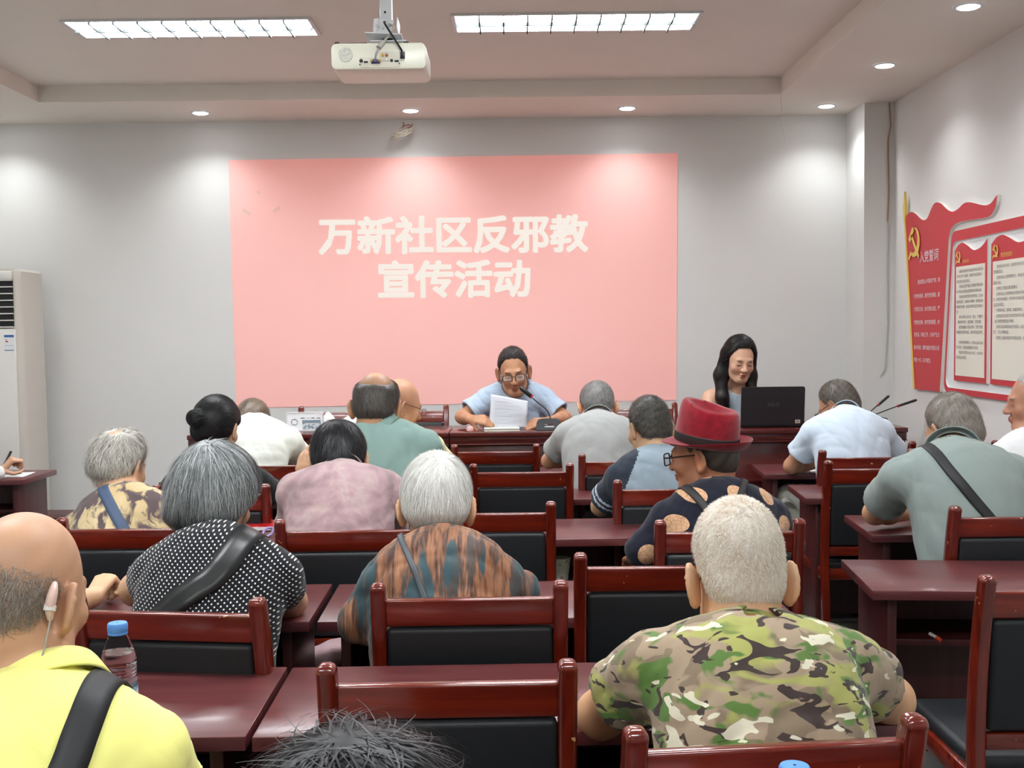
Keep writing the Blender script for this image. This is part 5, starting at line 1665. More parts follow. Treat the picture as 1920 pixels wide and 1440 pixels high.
for r in (1.0, 0.75, 0.5, 0.25, 0.0):
    brim2.append([bm.verts.new(hatp((0.081 + 0.038 * r) * math.cos(2 * math.pi * k / seg), (0.099 + 0.041 * r) * math.sin(2 * math.pi * k / seg), -0.0075 + brim_z(2 * math.pi * k / seg, r))) for k in range(seg)])
allr = brim2[::-1] + brim[::-1] + rings
for a_, b_ in zip(allr[:-1], allr[1:]):
    for k in range(seg): bm.faces.new((a_[k], a_[(k + 1) % seg], b_[(k + 1) % seg], b_[k]))
bm.faces.new(rings[-1]); fixn(bm)
_t = NT('red_felt'); _v = _t.coord(); _t.set(color=_t.ramp(_t.noise(_v, 40, 4), [(0.3, srgb(116, 14, 26)), (0.7, srgb(142, 22, 36))]), rough=0.9, sheen=0.35, spec=0.1); _t.bump(_t.noise(_v, 300, 3), 0.2, 0.002)
hat = obj('hat', bm, _t.m, rh['root'], angle=80)
bm = bmesh.new()
rr_ = []
for r, z in ((1.005, -0.001), (1.025, 0.002), (1.022, 0.024), (1.0, 0.026)):
    rr_.append([bm.verts.new(hatp(0.082 * r * math.cos(2 * math.pi * k / seg), 0.100 * r * math.sin(2 * math.pi * k / seg), z)) for k in range(seg)])
for a_, b_ in zip(rr_[:-1], rr_[1:]):
    for k in range(seg): bm.faces.new((a_[k], a_[(k + 1) % seg], b_[(k + 1) % seg], b_[k]))
fixn(bm); obj('hat_band', bm, plain('hat_ribbon', srgb(42, 32, 32), 0.7), hat)
strap(rh, 'bag_strap', [rh['SL'] + rh['fwd'] * 0.08 + (0.09, 0, 0.06), (0.556,3.320,1.003), (0.598,3.220,0.997), (0.662,3.160,0.959), (0.753,3.160,0.874)], 0.026, plain('strap_dark', srgb(36, 33, 34), 0.6))
strap(rh, 'bag_strap', [rh['SR'] + rh['fwd'] * 0.08 + (-0.08, 0, 0.06), (0.703,3.340,0.989), (0.675,3.220,0.973), (0.636,3.180,0.902)], 0.022, plain('strap_dark', srgb(36, 33, 34), 0.6))

# pale blue shirt at the right
M['ice_cloth'] = m_cloth('pale_ice_blue_cloth', srgb(204, 218, 232), wr=0.4)
ws = person('bent man with spectacles in a pale blue shirt, in front of the right rostrum desk', c7=(1.615,5.360,1.064), lean=0.16, sw=0.155, drop=0.06, girth=1.05, bow=0.05,
     head=dict(c=(1.608,5.500,1.085), yaw=42, pitch=30, s=1.02), skin=(188, 138, 108),
     el=(1.374,5.500,0.793), wl=(1.568,5.620,0.798), er=(1.916,5.500,0.802),
     shirt=dict(mat=M['ice_cloth'], off=0.019, sleeve=0.62, flare=0.026, collar='polo', cr=0.004, folds=0.010),
     hair=dict(line='man', t=0.006, c1=(74, 68, 60), c2=(120, 112, 104), stubble=0.5, strands=[dict(n=1800, L=0.02, lift=0.005, k=2, width=0.001, gravity=0.2, wild=0.4)]), h=0.007)
glasses(ws, plain('spectacle_black_frame', srgb(24, 22, 22), 0.3), rim=0.0018)

# grey polo with strap at the right
M['sage_grey_cloth'] = m_cloth('sage_grey_cloth', srgb(142, 154, 150), wr=0.35)
gs = person('stout man in a grey green polo with a black strap across the back', c7=(1.490,3.700,1.076), lean=0.17, sw=0.192, drop=0.065, girth=1.16, bow=0.05, yaw=4,
     head=dict(c=(1.527,3.870,1.106), yaw=14, pitch=22, s=(1.04, 1.02, 1.06)), skin=(208, 158, 124), neck_r=0.064, arm=1.08,
     el=(1.286,3.960,0.811), wl=(1.488,4.100,0.794), er=(1.911,3.900,0.818),
     shirt=dict(mat=M['sage_grey_cloth'], off=0.018, sleeve=0.62, flare=0.026, collar='polo', cr=0.004, folds=0.010),
     hair=dict(line='man', t=0.007, edge=0.4, c1=(110, 102, 94), c2=(168, 160, 150), stubble=0.4, strands=[dict(n=3000, L=0.02, lift=0.005, k=2, width=0.0009, gravity=0.3, wild=0.4)]), h=0.0068)
strap(gs, 'bag_strap', [gs['SL'] + gs['fwd'] * 0.1 + (0.12, 0, 0.06), (1.370,3.560,1.067), (1.388,3.460,1.048), (1.454,3.420,0.975), (1.520,3.400,0.895), (1.611,3.400,0.770)], 0.034, BLACK)

# profile at the right edge
M['plain_white_cloth'] = m_cloth('plain_white_cloth', srgb(228, 230, 230))
re_ = person('elderly man seen in profile at the right picture edge, white shirt', nb=(2.114,4.580,1.009), lean=0.12, yaw=12, sw=0.13, drop=0.06,
     er=(2.20,4.84,0.81), wr=(2.05,5.0,0.80), el=(2.155,4.800,0.797),
     head=dict(c=(2.155,4.620,1.151), yaw=66, pitch=4, s=(1.0, 1.02, 1.04)), skin=(188, 136, 110),
     shirt=dict(mat=M['plain_white_cloth'], off=0.018, sleeve=0.75, flare=0.024, collar='crew', folds=0.008),
     hair=dict(line='high', t=0.005, c1=(150, 146, 142), c2=(190, 188, 184), stubble=0.4), h=0.0068)

# the hand with the pen at the left edge, its owner sits outside the picture
le = person('person beyond the left picture edge whose hand holds a black pen over the table', nb=(-2.760,5.400,1.068), lean=0.13, yaw=-6, sw=0.185,
     head=dict(c=(-2.780,5.500,1.205), pitch=20), skin=(206, 160, 130),
     er=(-2.665,5.550,0.780), wr=(-2.622,5.700,0.780), hr=dict(d=(0.55, 0.15, 0.65), n=(-0.5, -0.55, 0.5), curl=1.35, side=1, s=0.95),
     shirt=dict(mat=M['plain_white_cloth'], off=0.015, sleeve=1.85, collar='crew', folds=0.006), hair=dict(line='man', t=0.01, c1=(40, 38, 36)), h=0.0065)
# the fist behind the yellow shirt
fi = person('person beyond the left picture edge whose fist rests behind the bald head', nb=(-1.373,2.620,1.030), lean=0.14, yaw=-4, sw=0.185,
     head=dict(c=(-1.433,2.720,1.150), pitch=14), skin=(214, 174, 138),
     er=(-1.159,2.760,0.796), wr=(-1.105,2.900,0.786), hr=dict(d=(0.10, 0.75, 0.35), n=(-0.2, -0.2, 1.0), curl=1.15, side=-1),
     shirt=dict(mat=M['grey_cloth'], off=0.015, sleeve=0.75, collar='crew', folds=0.006), hair=dict(line='man', t=0.01, c1=(60, 58, 56)), h=0.0062)
# dark hair at the lower picture edge
bh = person('dark haired person seated below the lower picture edge, only the crown shows', nb=(-0.118, 0.72, 0.93), lean=0.10, sw=0.17,
     head=dict(c=(-0.118, 0.80, 1.048), pitch=8), skin=(206, 160, 130),
     shirt=dict(mat=M['black_cloth'], off=0.015, sleeve=0.7, collar='crew', folds=0.006),
     hair=dict(line='bob', t=0.012, c1=(10, 10, 12), c2=(34, 34, 38), strands=[dict(n=4000, L=0.09, lift=0.022, k=5, width=0.0008, gravity=0.2, wild=0.5, whorl=(0.0, -0.04, 0.12))]), h=0.007)

# ------------------------------------------------------------------ the two behind the rostrum
M['polo_blue'] = m_cloth('light_blue_polo_cloth', srgb(176, 194, 214), wr=0.3)
sp_man = person('man with black spectacles in a light blue polo reading at the microphone', nb=(0.018,6.490,1.158), lean=0.10, yaw=180, hipz=0.58 + STAGE_Z, sw=0.165, drop=0.055, girth=1.06, feet_z=STAGE_Z,
     head=dict(c=(0.010,6.370,1.236), yaw=0, pitch=13, roll=5, s=(1.04, 1.02, 1.14), opts=dict(brow=0.9, lip=(160, 92, 82), fat=0.98)), skin=(186, 136, 104), neck_r=0.058,
     er=(-0.291,6.440,0.982), wr=(-0.240,6.235,0.985), hr=dict(d=(1.0, -0.12, -0.05), n=(-0.15, -0.75, 0.65), curl=0.70, side=1),
     el=(0.305,6.440,0.969), wl=(0.206,6.235,0.968), hl=dict(d=(-1.0, -0.12, -0.10), n=(0.15, -0.75, 0.65), curl=0.62, side=-1),
     shirt=dict(mat=M['polo_blue'], off=0.018, sleeve=0.70, flare=0.028, collar='polo', cr=0.012, cw=1.5, gap=30, neck=0.012, necktilt=0.75, necklift=0.004, vfront=0.09, folds=0.009),
     hair=dict(line='high', t=0.009, edge=0.1, c1=(24, 20, 20), c2=(52, 44, 42), stubble=0.3, **{'raise': -0.008},
               strands=[dict(n=2500, L=0.02, lift=0.006, k=3, width=0.0009, gravity=0.0, wild=0.3, whorl=(0, 0.13, 0.07))]), h=0.0045)
glasses(sp_man, plain('spectacle_frame', srgb(24, 20, 20), 0.3), rim=0.0020, w=0.05, hgt=0.030)
lw = person('woman with long wavy black hair in a pale blue sleeveless top behind the laptop', nb=(1.323,6.560,1.137), lean=0.06, yaw=180, hipz=0.58 + STAGE_Z, sw=0.155, drop=0.045, girth=0.92, feet_z=STAGE_Z,
     head=dict(c=(1.316,6.480,1.289), yaw=10, pitch=16, roll=-3, s=(1.03, 1.0, 1.07), opts=dict(brow=0.85, lip=(178, 76, 72), fat=1.06, ear=8)), skin=(216, 172, 144), neck_r=0.046, arm=0.92,
     er=(1.100,6.450,0.910), el=(1.501,6.450,0.906), wr=(1.242,6.280,0.905), wl=(1.347,6.280,0.904),
     shirt=dict(mat=m_cloth('pale_top_cloth', srgb(186, 202, 214)), off=0.010, sleeve=0, neck=0.016, tank=True, vdip=0.0, folds=0.004, necklift=-0.02),
     hair=dict(line='woman', t=0.018, edge=0.4, c1=(12, 11, 12), c2=(30, 26, 26), ext=0.22, lump=0.004,
               locks=[((0.074, -0.02, 0.03), (0.092, -0.01, -0.09), 0.030, 0.036), ((0.092, -0.01, -0.09), (0.088, 0.055, -0.20), 0.036, 0.034), ((0.088, 0.055, -0.20), (0.050, 0.085, -0.275), 0.034, 0.014),
                      ((-0.074, -0.02, 0.03), (-0.086, -0.01, -0.09), 0.028, 0.034), ((-0.086, -0.01, -0.09), (-0.080, 0.055, -0.18), 0.034, 0.034), ((-0.080, 0.055, -0.18), (-0.060, 0.085, -0.24), 0.034, 0.016),
                      ((0, -0.09, -0.02), (0, -0.07, -0.16), 0.05, 0.05)], lk=0.03,
               strands=[dict(n=2600, L=0.09, lift=0.003, k=5, width=0.0010, gravity=0.5, wild=0.08, whorl=(-0.01, 0.13, 0.09))]), h=0.0045)


# ------------------------------------------------------------------ things on the rostrum
DESK_Z = STAGE_Z + 0.805
fc = thing('card_stand', 'clear framed card with a grey photo standing on the left rostrum desk', 'card stand', (-1.165, 6.27, DESK_Z))
_t = NT('clear_acrylic'); _t.set(color=(0.9, 0.95, 0.95, 1), rough=0.05, alpha=0.35, spec=0.6); M['acrylic'] = _t.m
bm = bmesh.new()
for s in (-1, 1): box(bm, (s * 0.103, 0, 0.054), (0.006, 0.012, 0.108), 0.001)
box(bm, (0, 0, 0.1065), (0.21, 0.012, 0.005), 0.001); box(bm, (0, 0, 0.003), (0.21, 0.05, 0.005), 0.001)
obj('frame', bm, M['acrylic'], fc)
bm = bmesh.new(); box(bm, (0, 0.0, 0.054), (0.198, 0.003, 0.098)); obj('card', bm, M['paper'], fc, smooth=False)
_t = NT('grey_photo'); _v = _t.coord()
_t.set(color=_t.ramp(_t.noise(_v, 60, 3, 0.6), [(0.45, srgb(120, 136, 148)), (0.55, srgb(205, 210, 212))]), rough=0.5)
bm = bmesh.new(); box(bm, (0.038, -0.0022, 0.036), (0.104, 0.001, 0.054)); ph = obj('photo', bm, _t.m, fc, smooth=False)
bm = bmesh.new(); box(bm, (0.038, -0.003, 0.055), (0.104, 0.0008, 0.016)); obj('photo_sky', bm, plain('photo_blue', srgb(122, 140, 152), 0.5), ph, smooth=False)
bm = bmesh.new()
lathe(bm, [(0.018, -0.001), (0.018, 0.001), (0.0155, 0.001), (0.0155, -0.001), (0.018, -0.001)], 28, close=False)
bmesh.ops.rotate(bm, cent=(0, 0, 0), matrix=Matrix.Rotation(math.pi / 2, 3, 'X'), verts=bm.verts); bmesh.ops.translate(bm, vec=(-0.058, -0.0025, 0.052), verts=bm.verts)
obj('round_mark', bm, M['ink'], fc)
bm = bmesh.new()
for x, w in ((-0.012, 0.022), (0.022, 0.004), (0.046, 0.018), (0.078, 0.02)): box(bm, (x, -0.0022, 0.074), (w, 0.001, 0.005))
obj('printed_line', bm, M['ink'], fc, smooth=False)

def sheet(name, label, cat, fn, nu=14, nv=14, t=0.0012, mat=None, parent=None):
    V = np.array([fn(i / nu, j / nv) for j in range(nv + 1) for i in range(nu + 1)], float)
    Q = [(j * (nu + 1) + i, j * (nu + 1) + i + 1, (j + 1) * (nu + 1) + i + 1, (j + 1) * (nu + 1) + i) for j in range(nv) for i in range(nu)]
    n = len(V); G = np.gradient(V.reshape(nv + 1, nu + 1, 3), axis=(0, 1)); N = np.cross(G[1], G[0]).reshape(-1, 3); N /= np.linalg.norm(N, axis=1)[:, None] + 1e-9
    V2 = np.concatenate([V, V + N * t]); Q2 = Q + [tuple(n + k for k in q[::-1]) for q in Q]
    ring = [(i) for i in range(nu + 1)] + [(j * (nu + 1) + nu) for j in range(1, nv + 1)] + [nv * (nu + 1) + i for i in range(nu - 1, -1, -1)] + [j * (nu + 1) for j in range(nv - 1, 0, -1)]
    for a, b in zip(ring, ring[1:] + ring[:1]): Q2.append((b, a, a + n, b + n))
    o = obj_np(name, V2, Q2, mat or M['paper'], parent)
    if label: tag(o, label, cat)
    return o
def crumple(u, v):
    a, b = u - 0.5, v - 0.5
    return (-1.06 + 0.19 * u + 0.01 * math.sin(9 * v), 6.30 + 0.06 * b + 0.015 * math.sin(7 * u + 3 * v), DESK_Z + 0.004 + max(0, v) * (0.115 - 0.16 * u + 0.22 * max(0, u - 0.42)) + 0.008 * math.sin(13 * u) * v + 0.006 * math.cos(9 * v + 4 * u))
sheet('tissue', 'crumpled white tissue standing on the left rostrum desk', 'tissue', crumple, mat=M['paper'])

# sheet in the reading man's hands
c0, c1_, c2_, c3_ = [np.array(p) for p in ((-0.117,6.250,1.123), (0.088,6.250,1.082), (0.078,6.235,0.931), (-0.131,6.235,0.933))]
def held(u, v):
    p = (c0 * (1 - u) + c1_ * u) * (1 - v) + (c3_ * (1 - u) + c2_ * u) * v
    return tuple(p + np.array((0, 0.010 * math.sin(math.pi * u) - 0.006 * math.sin(math.pi * v), 0.0)))
ps = sheet('sheet_of_paper', 'white printed sheet held up by the reading man', 'paper', held, mat=plain('sheet_white', srgb(206, 208, 216), 0.7))
bm = bmesh.new()
for k in range(13):
    v = 0.16 + 0.055 * k
    a = Vector(held(0.12, v + 0.01)); b = Vector(held(0.86 if k % 4 else 0.6, v + 0.01)); a.y -= 0.0025; b.y -= 0.0025
    tube(bm, [a, (a + b) / 2 + Vector((0, 0.004, 0)), b], 0.0007, 4)
obj('printed_line', bm, plain('pale_ink', srgb(186, 188, 196), 0.7), ps)
bk = thing('booklet', 'thick open booklet lying under the held sheet on the rostrum', 'booklet', (-0.06, 6.20, DESK_Z), 0.04)
bm = bmesh.new(); box(bm, (0, 0, 0.007), (0.19, 0.14, 0.010), 0.002); obj('pages', bm, plain('booklet_pages', srgb(222, 224, 206), 0.6), bk)
bm = bmesh.new(); box(bm, (0.0, 0.0, 0.0135), (0.195, 0.145, 0.002), 0.0005); box(bm, (0.0, 0.0, 0.001), (0.195, 0.145, 0.002), 0.0005); obj('cover', bm, plain('booklet_cover', srgb(214, 218, 208), 0.5), bk)
bm = bmesh.new(); lathe(bm, [(0.020, 0.0), (0.021, 0.01), (0.016, 0.022), (0.004, 0.026)], 18, (-0.235, 6.19, DESK_Z)); fixn(bm)
tag(obj('paper_ball', bm, plain('pink_paper', srgb(226, 176, 176), 0.7)), 'small pinkish ball of paper beside the booklet on the rostrum', 'paper ball')

def gooseneck(label, base, pts, head_a, head_b, r=0.009, plate=True):
    t = thing('microphone', label, 'microphone', base)
    L = lambda p: tuple(np.array(p) - np.array(base))
    bm = bmesh.new()
    if plate:
        fs = prism(bm, [(-0.072, 0.0), (0.072, 0.0), (0.060, 0.058), (0.020, 0.064), (-0.042, 0.060), (-0.062, 0.052)], lambda u, v, w: (u, w + v * 0.35, v), 0.10)
        fixn(bm); bmesh.ops.bevel(bm, geom=list(bm.edges), offset=0.004, segments=2, affect='EDGES')
    else:
        box(bm, (0, 0, 0.02), (0.11, 0.12, 0.04), 0.008, 3)
    b = obj('base', bm, M['black_plastic'], t)
    bm = bmesh.new(); tube(bm, [L(p) for p in spline(pts, 24)], 0.0032, 8); obj('gooseneck', bm, M['black_plastic'], t)
    a, c = np.array(L(head_a)), np.array(L(head_b))
    bm = bmesh.new(); tube(bm, [tuple(a + (c - a) * k) for k in (0, 0.08, 0.2, 0.9, 1.0)], [r * 0.7, r * 0.9, r, r * 1.05, r * 0.7], 14); obj('microphone_head', bm, M['black_plastic'], t)
    bm = bmesh.new(); tube(bm, [tuple(a + (c - a) * k) for k in (0.03, 0.10)], r * 1.12, 14); obj('red_ring', bm, M['red_plastic'], t)
    return t, b
mp = (0.199,6.140,0.911)
mic, mb = gooseneck('black gooseneck microphone bent towards the reading man', (mp[0], 6.13, DESK_Z), [(0.210,6.165,0.965), (0.207,6.170,1.003), (0.187,6.170,1.039), (0.146,6.170,1.074), (0.111,6.170,1.104)], (0.111,6.170,1.107), (0.044,6.170,1.164), 0.0125)
bm = bmesh.new(); box(bm, (0.004, 0.0068, 0.022), (0.052, 0.001, 0.006), rot=None); obj('label_strip', bm, M['paper'], mb, smooth=False)
bm = bmesh.new(); box(bm, (-0.014, 0.0098, 0.034), (0.018, 0.001, 0.005)); obj('logo_strip', bm, M['aluminium'], mb, smooth=False)
bm = bmesh.new(); box(bm, (0.012, 0.0098, 0.035), (0.024, 0.001, 0.006)); obj('button_strip', bm, plain('dark_red_keys', srgb(90, 44, 46), 0.5), mb, smooth=False)
gooseneck('upright gooseneck microphone at the right end of the rostrum, steeper of the two', (1.90, 6.28, DESK_Z), [(1.995,6.280,0.897), (2.001,6.280,0.981), (2.019,6.280,1.005), (2.060,6.280,1.040)], (2.054,6.280,1.034), (2.117,6.280,1.088), 0.0075, False)
gooseneck('low slanting gooseneck microphone at the right end of the rostrum, longer one', (2.045, 6.30, DESK_Z), [(2.052,6.300,0.912), (2.043,6.300,0.973), (2.073,6.300,0.991), (2.175,6.300,1.029)], (2.169,6.300,1.026), (2.280,6.300,1.061), 0.0075, False)

# laptop, lid towards the audience
lp = thing('laptop', 'open black laptop on the right rostrum desk, lid to the audience', 'laptop', (1.435, 6.16, DESK_Z), 0.02)
bm = bmesh.new(); box(bm, (0, 0.135, 0.011), (0.35, 0.24, 0.018), 0.004); obj('base', bm, M['black_plastic'], lp)
RL = Matrix.Rotation(math.radians(-6), 3, 'X').inverted()
bm = bmesh.new()
prism(bm, rrect(0.352, 0.212, 0.012, 5), lambda u, v, w: tuple(RL @ Vector((u, w, v + 0.110)) + Vector((0, 0.004, 0.012))), 0.008)
fixn(bm); _t = NT('laptop_lid'); _v = _t.coord(); _t.set(color=srgb(34, 32, 36), rough=0.38, spec=0.5); lid = obj('lid', bm, _t.m, lp, angle=30)
bm = bmesh.new(); fit_text(bm, 'ASUS', -0.033, 0.108, 0.066, lambda u, v: tuple(RL @ Vector((u + 0.22 * (v - 0.108), -0.0006, v)) + Vector((0, 0.004, 0.012))))
obj('lettering', bm, plain('lid_logo', srgb(84, 84, 88), 0.3), lid, smooth=False)
bm = bmesh.new(); prism(bm, [(0.125, 0.012), (0.153, 0.012), (0.153, 0.031), (0.125, 0.031)], lambda u, v, w: tuple(RL @ Vector((u, -0.0012 + w, v)) + Vector((0, 0.004, 0.012))), 0.001)
fixn(bm); stk = obj('sticker', bm, plain('lid_sticker', srgb(206, 190, 172), 0.6), lid, smooth=False)
bm = bmesh.new(); prism(bm, [(0.131, 0.018), (0.147, 0.018), (0.147, 0.025), (0.131, 0.025)], lambda u, v, w: tuple(RL @ Vector((u, -0.0020 + w, v)) + Vector((0, 0.004, 0.012))), 0.0006)
fixn(bm); obj('sticker_mark', bm, M['ink'], stk, smooth=False)
bm = bmesh.new(); tube(bm, spline([(1.612, 6.30, DESK_Z + 0.012), (1.64, 6.29, DESK_Z + 0.012), (1.67, 6.30, DESK_Z + 0.006), (1.72, 6.36, DESK_Z + 0.004), (1.74, 6.5, DESK_Z + 0.004)], 16), 0.004, 8)
tag(obj('laptop_cable', bm, M['black_plastic']), 'black cable plugged into the side of the laptop', 'cable')

# ------------------------------------------------------------------ bottles
_t = NT('clear_plastic'); _t.set(color=(0.97, 0.98, 1.0, 1), rough=0.04, trans=1.0, ior=1.08); M['pet'] = _t.m
_t = NT('bottle_water'); _t.set(color=(0.93, 0.95, 1.0, 1), rough=0.0, trans=1.0, ior=1.33); M['water'] = _t.m
M['cap_blue'] = plain('cap_blue', srgb(88, 150, 224), 0.35)
_t = NT('bottle_label'); _v = _t.coord(); _t.set(color=_t.ramp(_t.noise(_v, 30, 2), [(0.55, srgb(226, 234, 240)), (0.6, srgb(90, 170, 200))]), rough=0.4); M['bottle_label'] = _t.m
def bottle(label, loc):
    t = thing('water_bottle', label, 'bottle', loc, 0, 'water bottles with blue caps')
    prof = [(0.024, 0.002), (0.031, 0.006), (0.0325, 0.02), (0.0325, 0.10)]
    for k in range(4): prof += [(0.0325, 0.100 + k * 0.007), (0.0312, 0.1035 + k * 0.007)]
    prof += [(0.0322, 0.130), (0.031, 0.142), (0.027, 0.158), (0.0215, 0.174), (0.0165, 0.186), (0.0145, 0.192), (0.0140, 0.200)]
    bm = bmesh.new(); lathe(bm, [(0.002, 0.004)] + prof, 32, close=False); fixn(bm); obj('bottle', bm, M['pet'], t)
    bm = bmesh.new(); w = [(max(0.002, r - 0.0012), z + 0.001) for r, z in [(0.002, 0.006)] + prof if z < 0.15] + [(0.0275, 0.152), (0.002, 0.152)]
    lathe(bm, w, 32); fixn(bm); obj('water', bm, M['water'], t)
    bm = bmesh.new(); lathe(bm, [(0.0330, 0.032), (0.0332, 0.032), (0.0332, 0.082), (0.0330, 0.082)], 32, close=False); fixn(bm); obj('label', bm, M['bottle_label'], t)
    bm = bmesh.new()
    pr_ = [(0.0175, 0.190), (0.0178, 0.192), (0.0172, 0.1945), (0.0182, 0.196), (0.0182, 0.210), (0.0165, 0.213), (0.002, 0.2135)]
    lathe(bm, pr_, 36, close=False)
    fixn(bm); cap = obj('cap', bm, M['cap_blue'], t)
    return t
b0 = bottle('clear water bottle with a blue cap by the yellow shirt shoulder', (-0.733, 2.045, TABLE_Z))
b0.scale = (1.0, 1.0, 0.90)
copy_thing(b0, (0.325, 1.285, TABLE_Z), 0, 'bottle at the lower picture edge of which only the blue cap shows').scale = (1, 1, 0.99)

# ------------------------------------------------------------------ things on and under the tables
rf = (-0.940,4.020,0.787)
fo = thing('folder', 'bright red folder lying on the third row table, behind the grey bob', 'folder', (rf[0], 4.14, TABLE_Z), 0.03)
bm = bmesh.new(); box(bm, (0, 0, 0.010), (0.30, 0.14, 0.02), 0.004); obj('cover', bm, M['red_plastic'], fo)
bm = bmesh.new(); box(bm, (0, -0.004, 0.010), (0.29, 0.138, 0.012)); obj('pages', bm, M['paper'], fo, smooth=False)
ld = thing('lanyard', 'purple and white loop lying on the table beside the pink jacket', 'lanyard', (-0.872,3.970,0.776))
M['lilac'] = plain('lilac_cord', srgb(176, 156, 206), 0.6); M['purple'] = plain('purple_strip', srgb(104, 42, 160), 0.5)
ld.location.z = TABLE_Z
bm = bmesh.new(); tube(bm, spline([(0.02, 0.02, 0.02), (-0.005, 0.0, 0.03), (-0.02, -0.015, 0.012), (-0.005, -0.03, 0.004), (0.012, -0.02, 0.012), (0.02, 0.0, 0.03), (0.04, 0.05, 0.03)], 30), 0.005, 8); obj('loop', bm, M['lilac'], ld)
bm = bmesh.new(); tube(bm, spline([(0.015, 0.02, 0.02), (0.04, 0.06, 0.03), (0.075, 0.11, 0.035)], 12), [0.006] * 4 + [0.01] * 8, 8); obj('strip', bm, M['purple'], ld)
cp = thing('paper_cup', 'pale green patterned paper cup on the shelf left of the camouflage man', 'cup', (0.165, 3.95, 0.574))
_t = NT('cup_paper'); _v = _t.coord(); _n = _t.noise(_v, 60, 2)
_t.set(color=_t.ramp(_n, [(0.55, srgb(186, 194, 172)), (0.62, srgb(150, 110, 100))]), rough=0.6)
bm = bmesh.new(); lathe(bm, [(0.026, 0.0), (0.036, 0.088), (0.0375, 0.09), (0.0375, 0.092), (0.034, 0.091), (0.025, 0.004), (0.002, 0.004)], 28, close=False); fixn(bm); obj('cup_body', bm, _t.m, cp)
pn = thing('pen', 'short red tipped pen on the shelf of the open right table', 'pen', (1.175, 3.10, 0.60))
bm = bmesh.new(); tube(bm, [(0.016, -0.006, -0.006), (0.008, 0.005, 0.0)], 0.006, 10); obj('tip', bm, plain('pen_red', srgb(214, 70, 44), 0.4), pn)
bm = bmesh.new(); tube(bm, [(0.008, 0.005, 0.0), (-0.004, 0.025, 0.006)], 0.005, 10); obj('barrel', bm, M['white_plastic'], pn)
def sheet_on(label, x, y, rz, w=0.21, d=0.15, z=TABLE_Z):
    t = thing('sheet_of_paper', label, 'paper', (x, y, z), rz)
    bm = bmesh.new(); box(bm, (0, 0, 0.0012), (w, d, 0.0016)); obj('page', bm, M['paper'], t, smooth=False)
    bm = bmesh.new()
    for k in range(5): box(bm, (0, d * (0.3 - 0.15 * k), 0.0023), (w * 0.7, d * 0.03, 0.0006))
    obj('printed_line', bm, M['ink'], t, smooth=False)
    return t
sheet_on('sheet of paper under the hand with the pen at the left edge', -2.66, 5.82, 0.1, 0.26, 0.2)
sheet_on('sheet of paper at the elbow of the stout man with the strap', 1.60, 3.93, 0.1, 0.2, 0.12)
sheet_on('sheet of paper under the elbow of the pale blue shirt man', 1.60, 5.62, -0.1, 0.2, 0.14)
hp_ = le['WR'] + np.array((0.0, 0, 0))
pe = thing('pen', 'black pen held upright by the hand at the left picture edge', 'pen', tuple((-2.605,5.700,0.818)))
bm = bmesh.new(); a_ = np.array((-2.611,5.700,0.796)); b_ = np.array((-2.580,5.740,0.884)); o_p = np.array((-2.605,5.700,0.818))
tube(bm, [tuple(a_ - o_p), tuple(b_ - o_p)], 0.0065, 10); obj('barrel', bm, M['black_plastic'], pe)
bm = bmesh.new(); tube(bm, [tuple(a_ + (b_ - a_) * 0.25 - o_p), tuple(a_ + (b_ - a_) * 0.5 - o_p)], 0.0069, 10); obj('grip', bm, plain('pen_grey', srgb(90, 92, 96), 0.4), pe)

# white bag under the right tables
M['canvas'] = m_cloth('bag_canvas', srgb(196, 196, 184), wr=0.5)
bg = thing('tote_bag', 'crumpled off white bag with straps under the right table', 'bag', (1.42, 5.58, 0.0))
def bagf(P):
    d = d_ell(P, (0.0, 0.10, 0.50), (0.11, 0.09, 0.12)); d = smin(d, d_ell(P, (0.03, 0.1, 0.62), (0.12, 0.07, 0.06)), 0.05)
    d = smin(d, d_ell(P, (-0.04, 0.06, 0.40), (0.07, 0.07, 0.06)), 0.04)
    return (d + folds(P, 77, 0.016)).astype(f32)
bV, bQ = march(bagf, (-0.2, -0.1, 0.25), (0.25, 0.28, 0.76), 0.009)
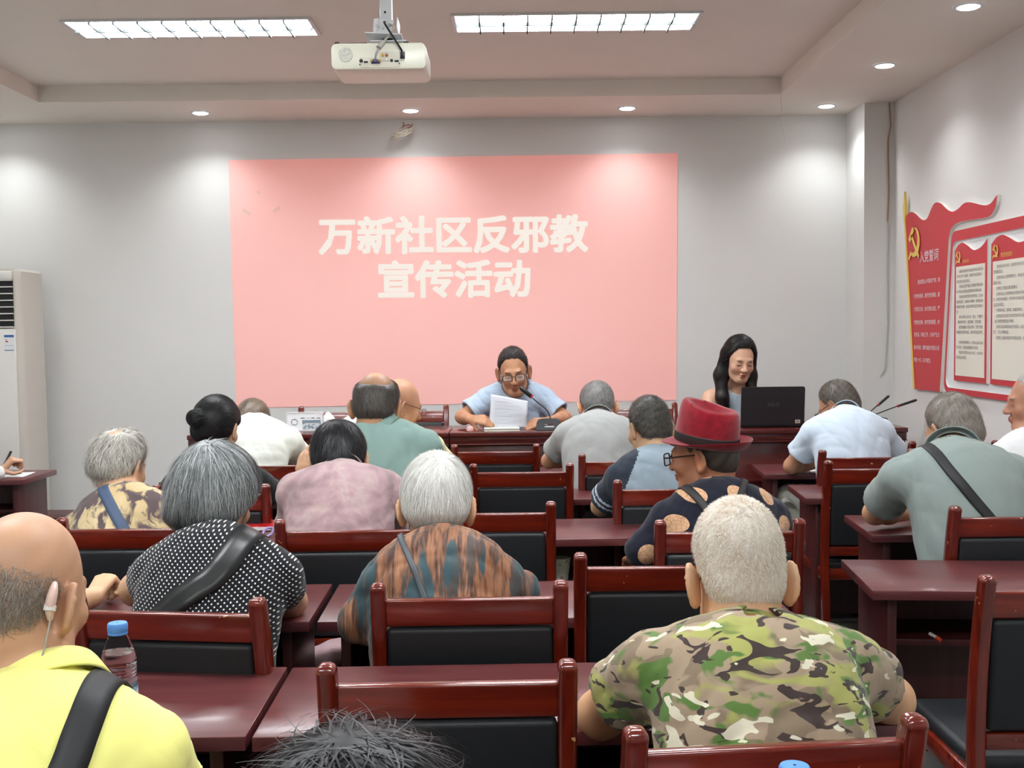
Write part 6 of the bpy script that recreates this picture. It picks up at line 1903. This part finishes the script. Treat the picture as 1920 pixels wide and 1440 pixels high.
# the shelf carries it
bag_body = obj_np('bag_body', bV, bQ, M['canvas'], bg)
def ribbon(name, pts, w, mat, parent, t=0.003):
    pts = np.array(spline(pts, 26)); tan = np.gradient(pts, axis=0); up_ = np.array((0, 1.0, 0.3)); sd = up_ / np.linalg.norm(up_)
    bm = bmesh.new(); rr = []
    for p in pts:
        rr.append([bm.verts.new(tuple(p + sd * a + np.array((0, 0, b)))) for a, b in ((-w / 2, -t / 2), (w / 2, -t / 2), (w / 2, t / 2), (-w / 2, t / 2))])
    for a, b in zip(rr[:-1], rr[1:]):
        for k in range(4): bm.faces.new((a[k], a[(k + 1) % 4], b[(k + 1) % 4], b[k]))
    bm.faces.new(rr[0]); bm.faces.new(rr[-1][::-1]); fixn(bm)
    return obj(name, bm, mat, parent)
ribbon('strap', [(-0.10, 0.0, 0.56), (-0.06, -0.02, 0.62), (0.0, -0.01, 0.58), (0.03, -0.01, 0.50), (-0.02, -0.02, 0.44)], 0.035, M['canvas'], bg)
ribbon('strap', [(-0.05, 0.0, 0.40), (0.04, -0.02, 0.43), (0.10, -0.02, 0.41), (0.105, -0.02, 0.37), (0.06, -0.02, 0.34), (-0.02, -0.02, 0.37)], 0.03, M['canvas'], bg)
# pink scarf bundle on the shelf in the gap between the second row tables
pb = thing('cloth_bundle', 'dusty pink cloth bundle seen in the gap between the second row tables', 'cloth', (-0.52, 3.30, 0.0))
def pbf(P): return (d_ell(P, (0, 0.0, 0.50), (0.10, 0.08, 0.055)) + folds(P, 31, 0.012)).astype(f32)
pV, pQ = march(pbf, (-0.15, -0.14, 0.41), (0.15, 0.14, 0.6), 0.009)
obj_np('cloth', pV, pQ, m_cloth('pink_scarf', srgb(176, 146, 150)), pb)
# low dark bench with papers by the back wall
bn = thing('low_bench', 'low dark red bench by the back wall, left of the tan shirt', 'bench', (-2.58, 6.55, 0))
bm = bmesh.new(); box(bm, (0, 0, 0.415), (0.66, 0.30, 0.03), 0.004); obj('bench_top', bm, M['table_side'], bn)
for sx_ in (-1, 1):
    for sy_ in (-1, 1):
        bm = bmesh.new(); box(bm, (sx_ * 0.29, sy_ * 0.12, 0.20), (0.04, 0.04, 0.40), 0.003); obj('leg', bm, M['table_side'], bn)
sheet_on('white papers lying on the low dark bench by the back wall', -2.42, 6.55, 0.2, 0.2, 0.16, 0.43)
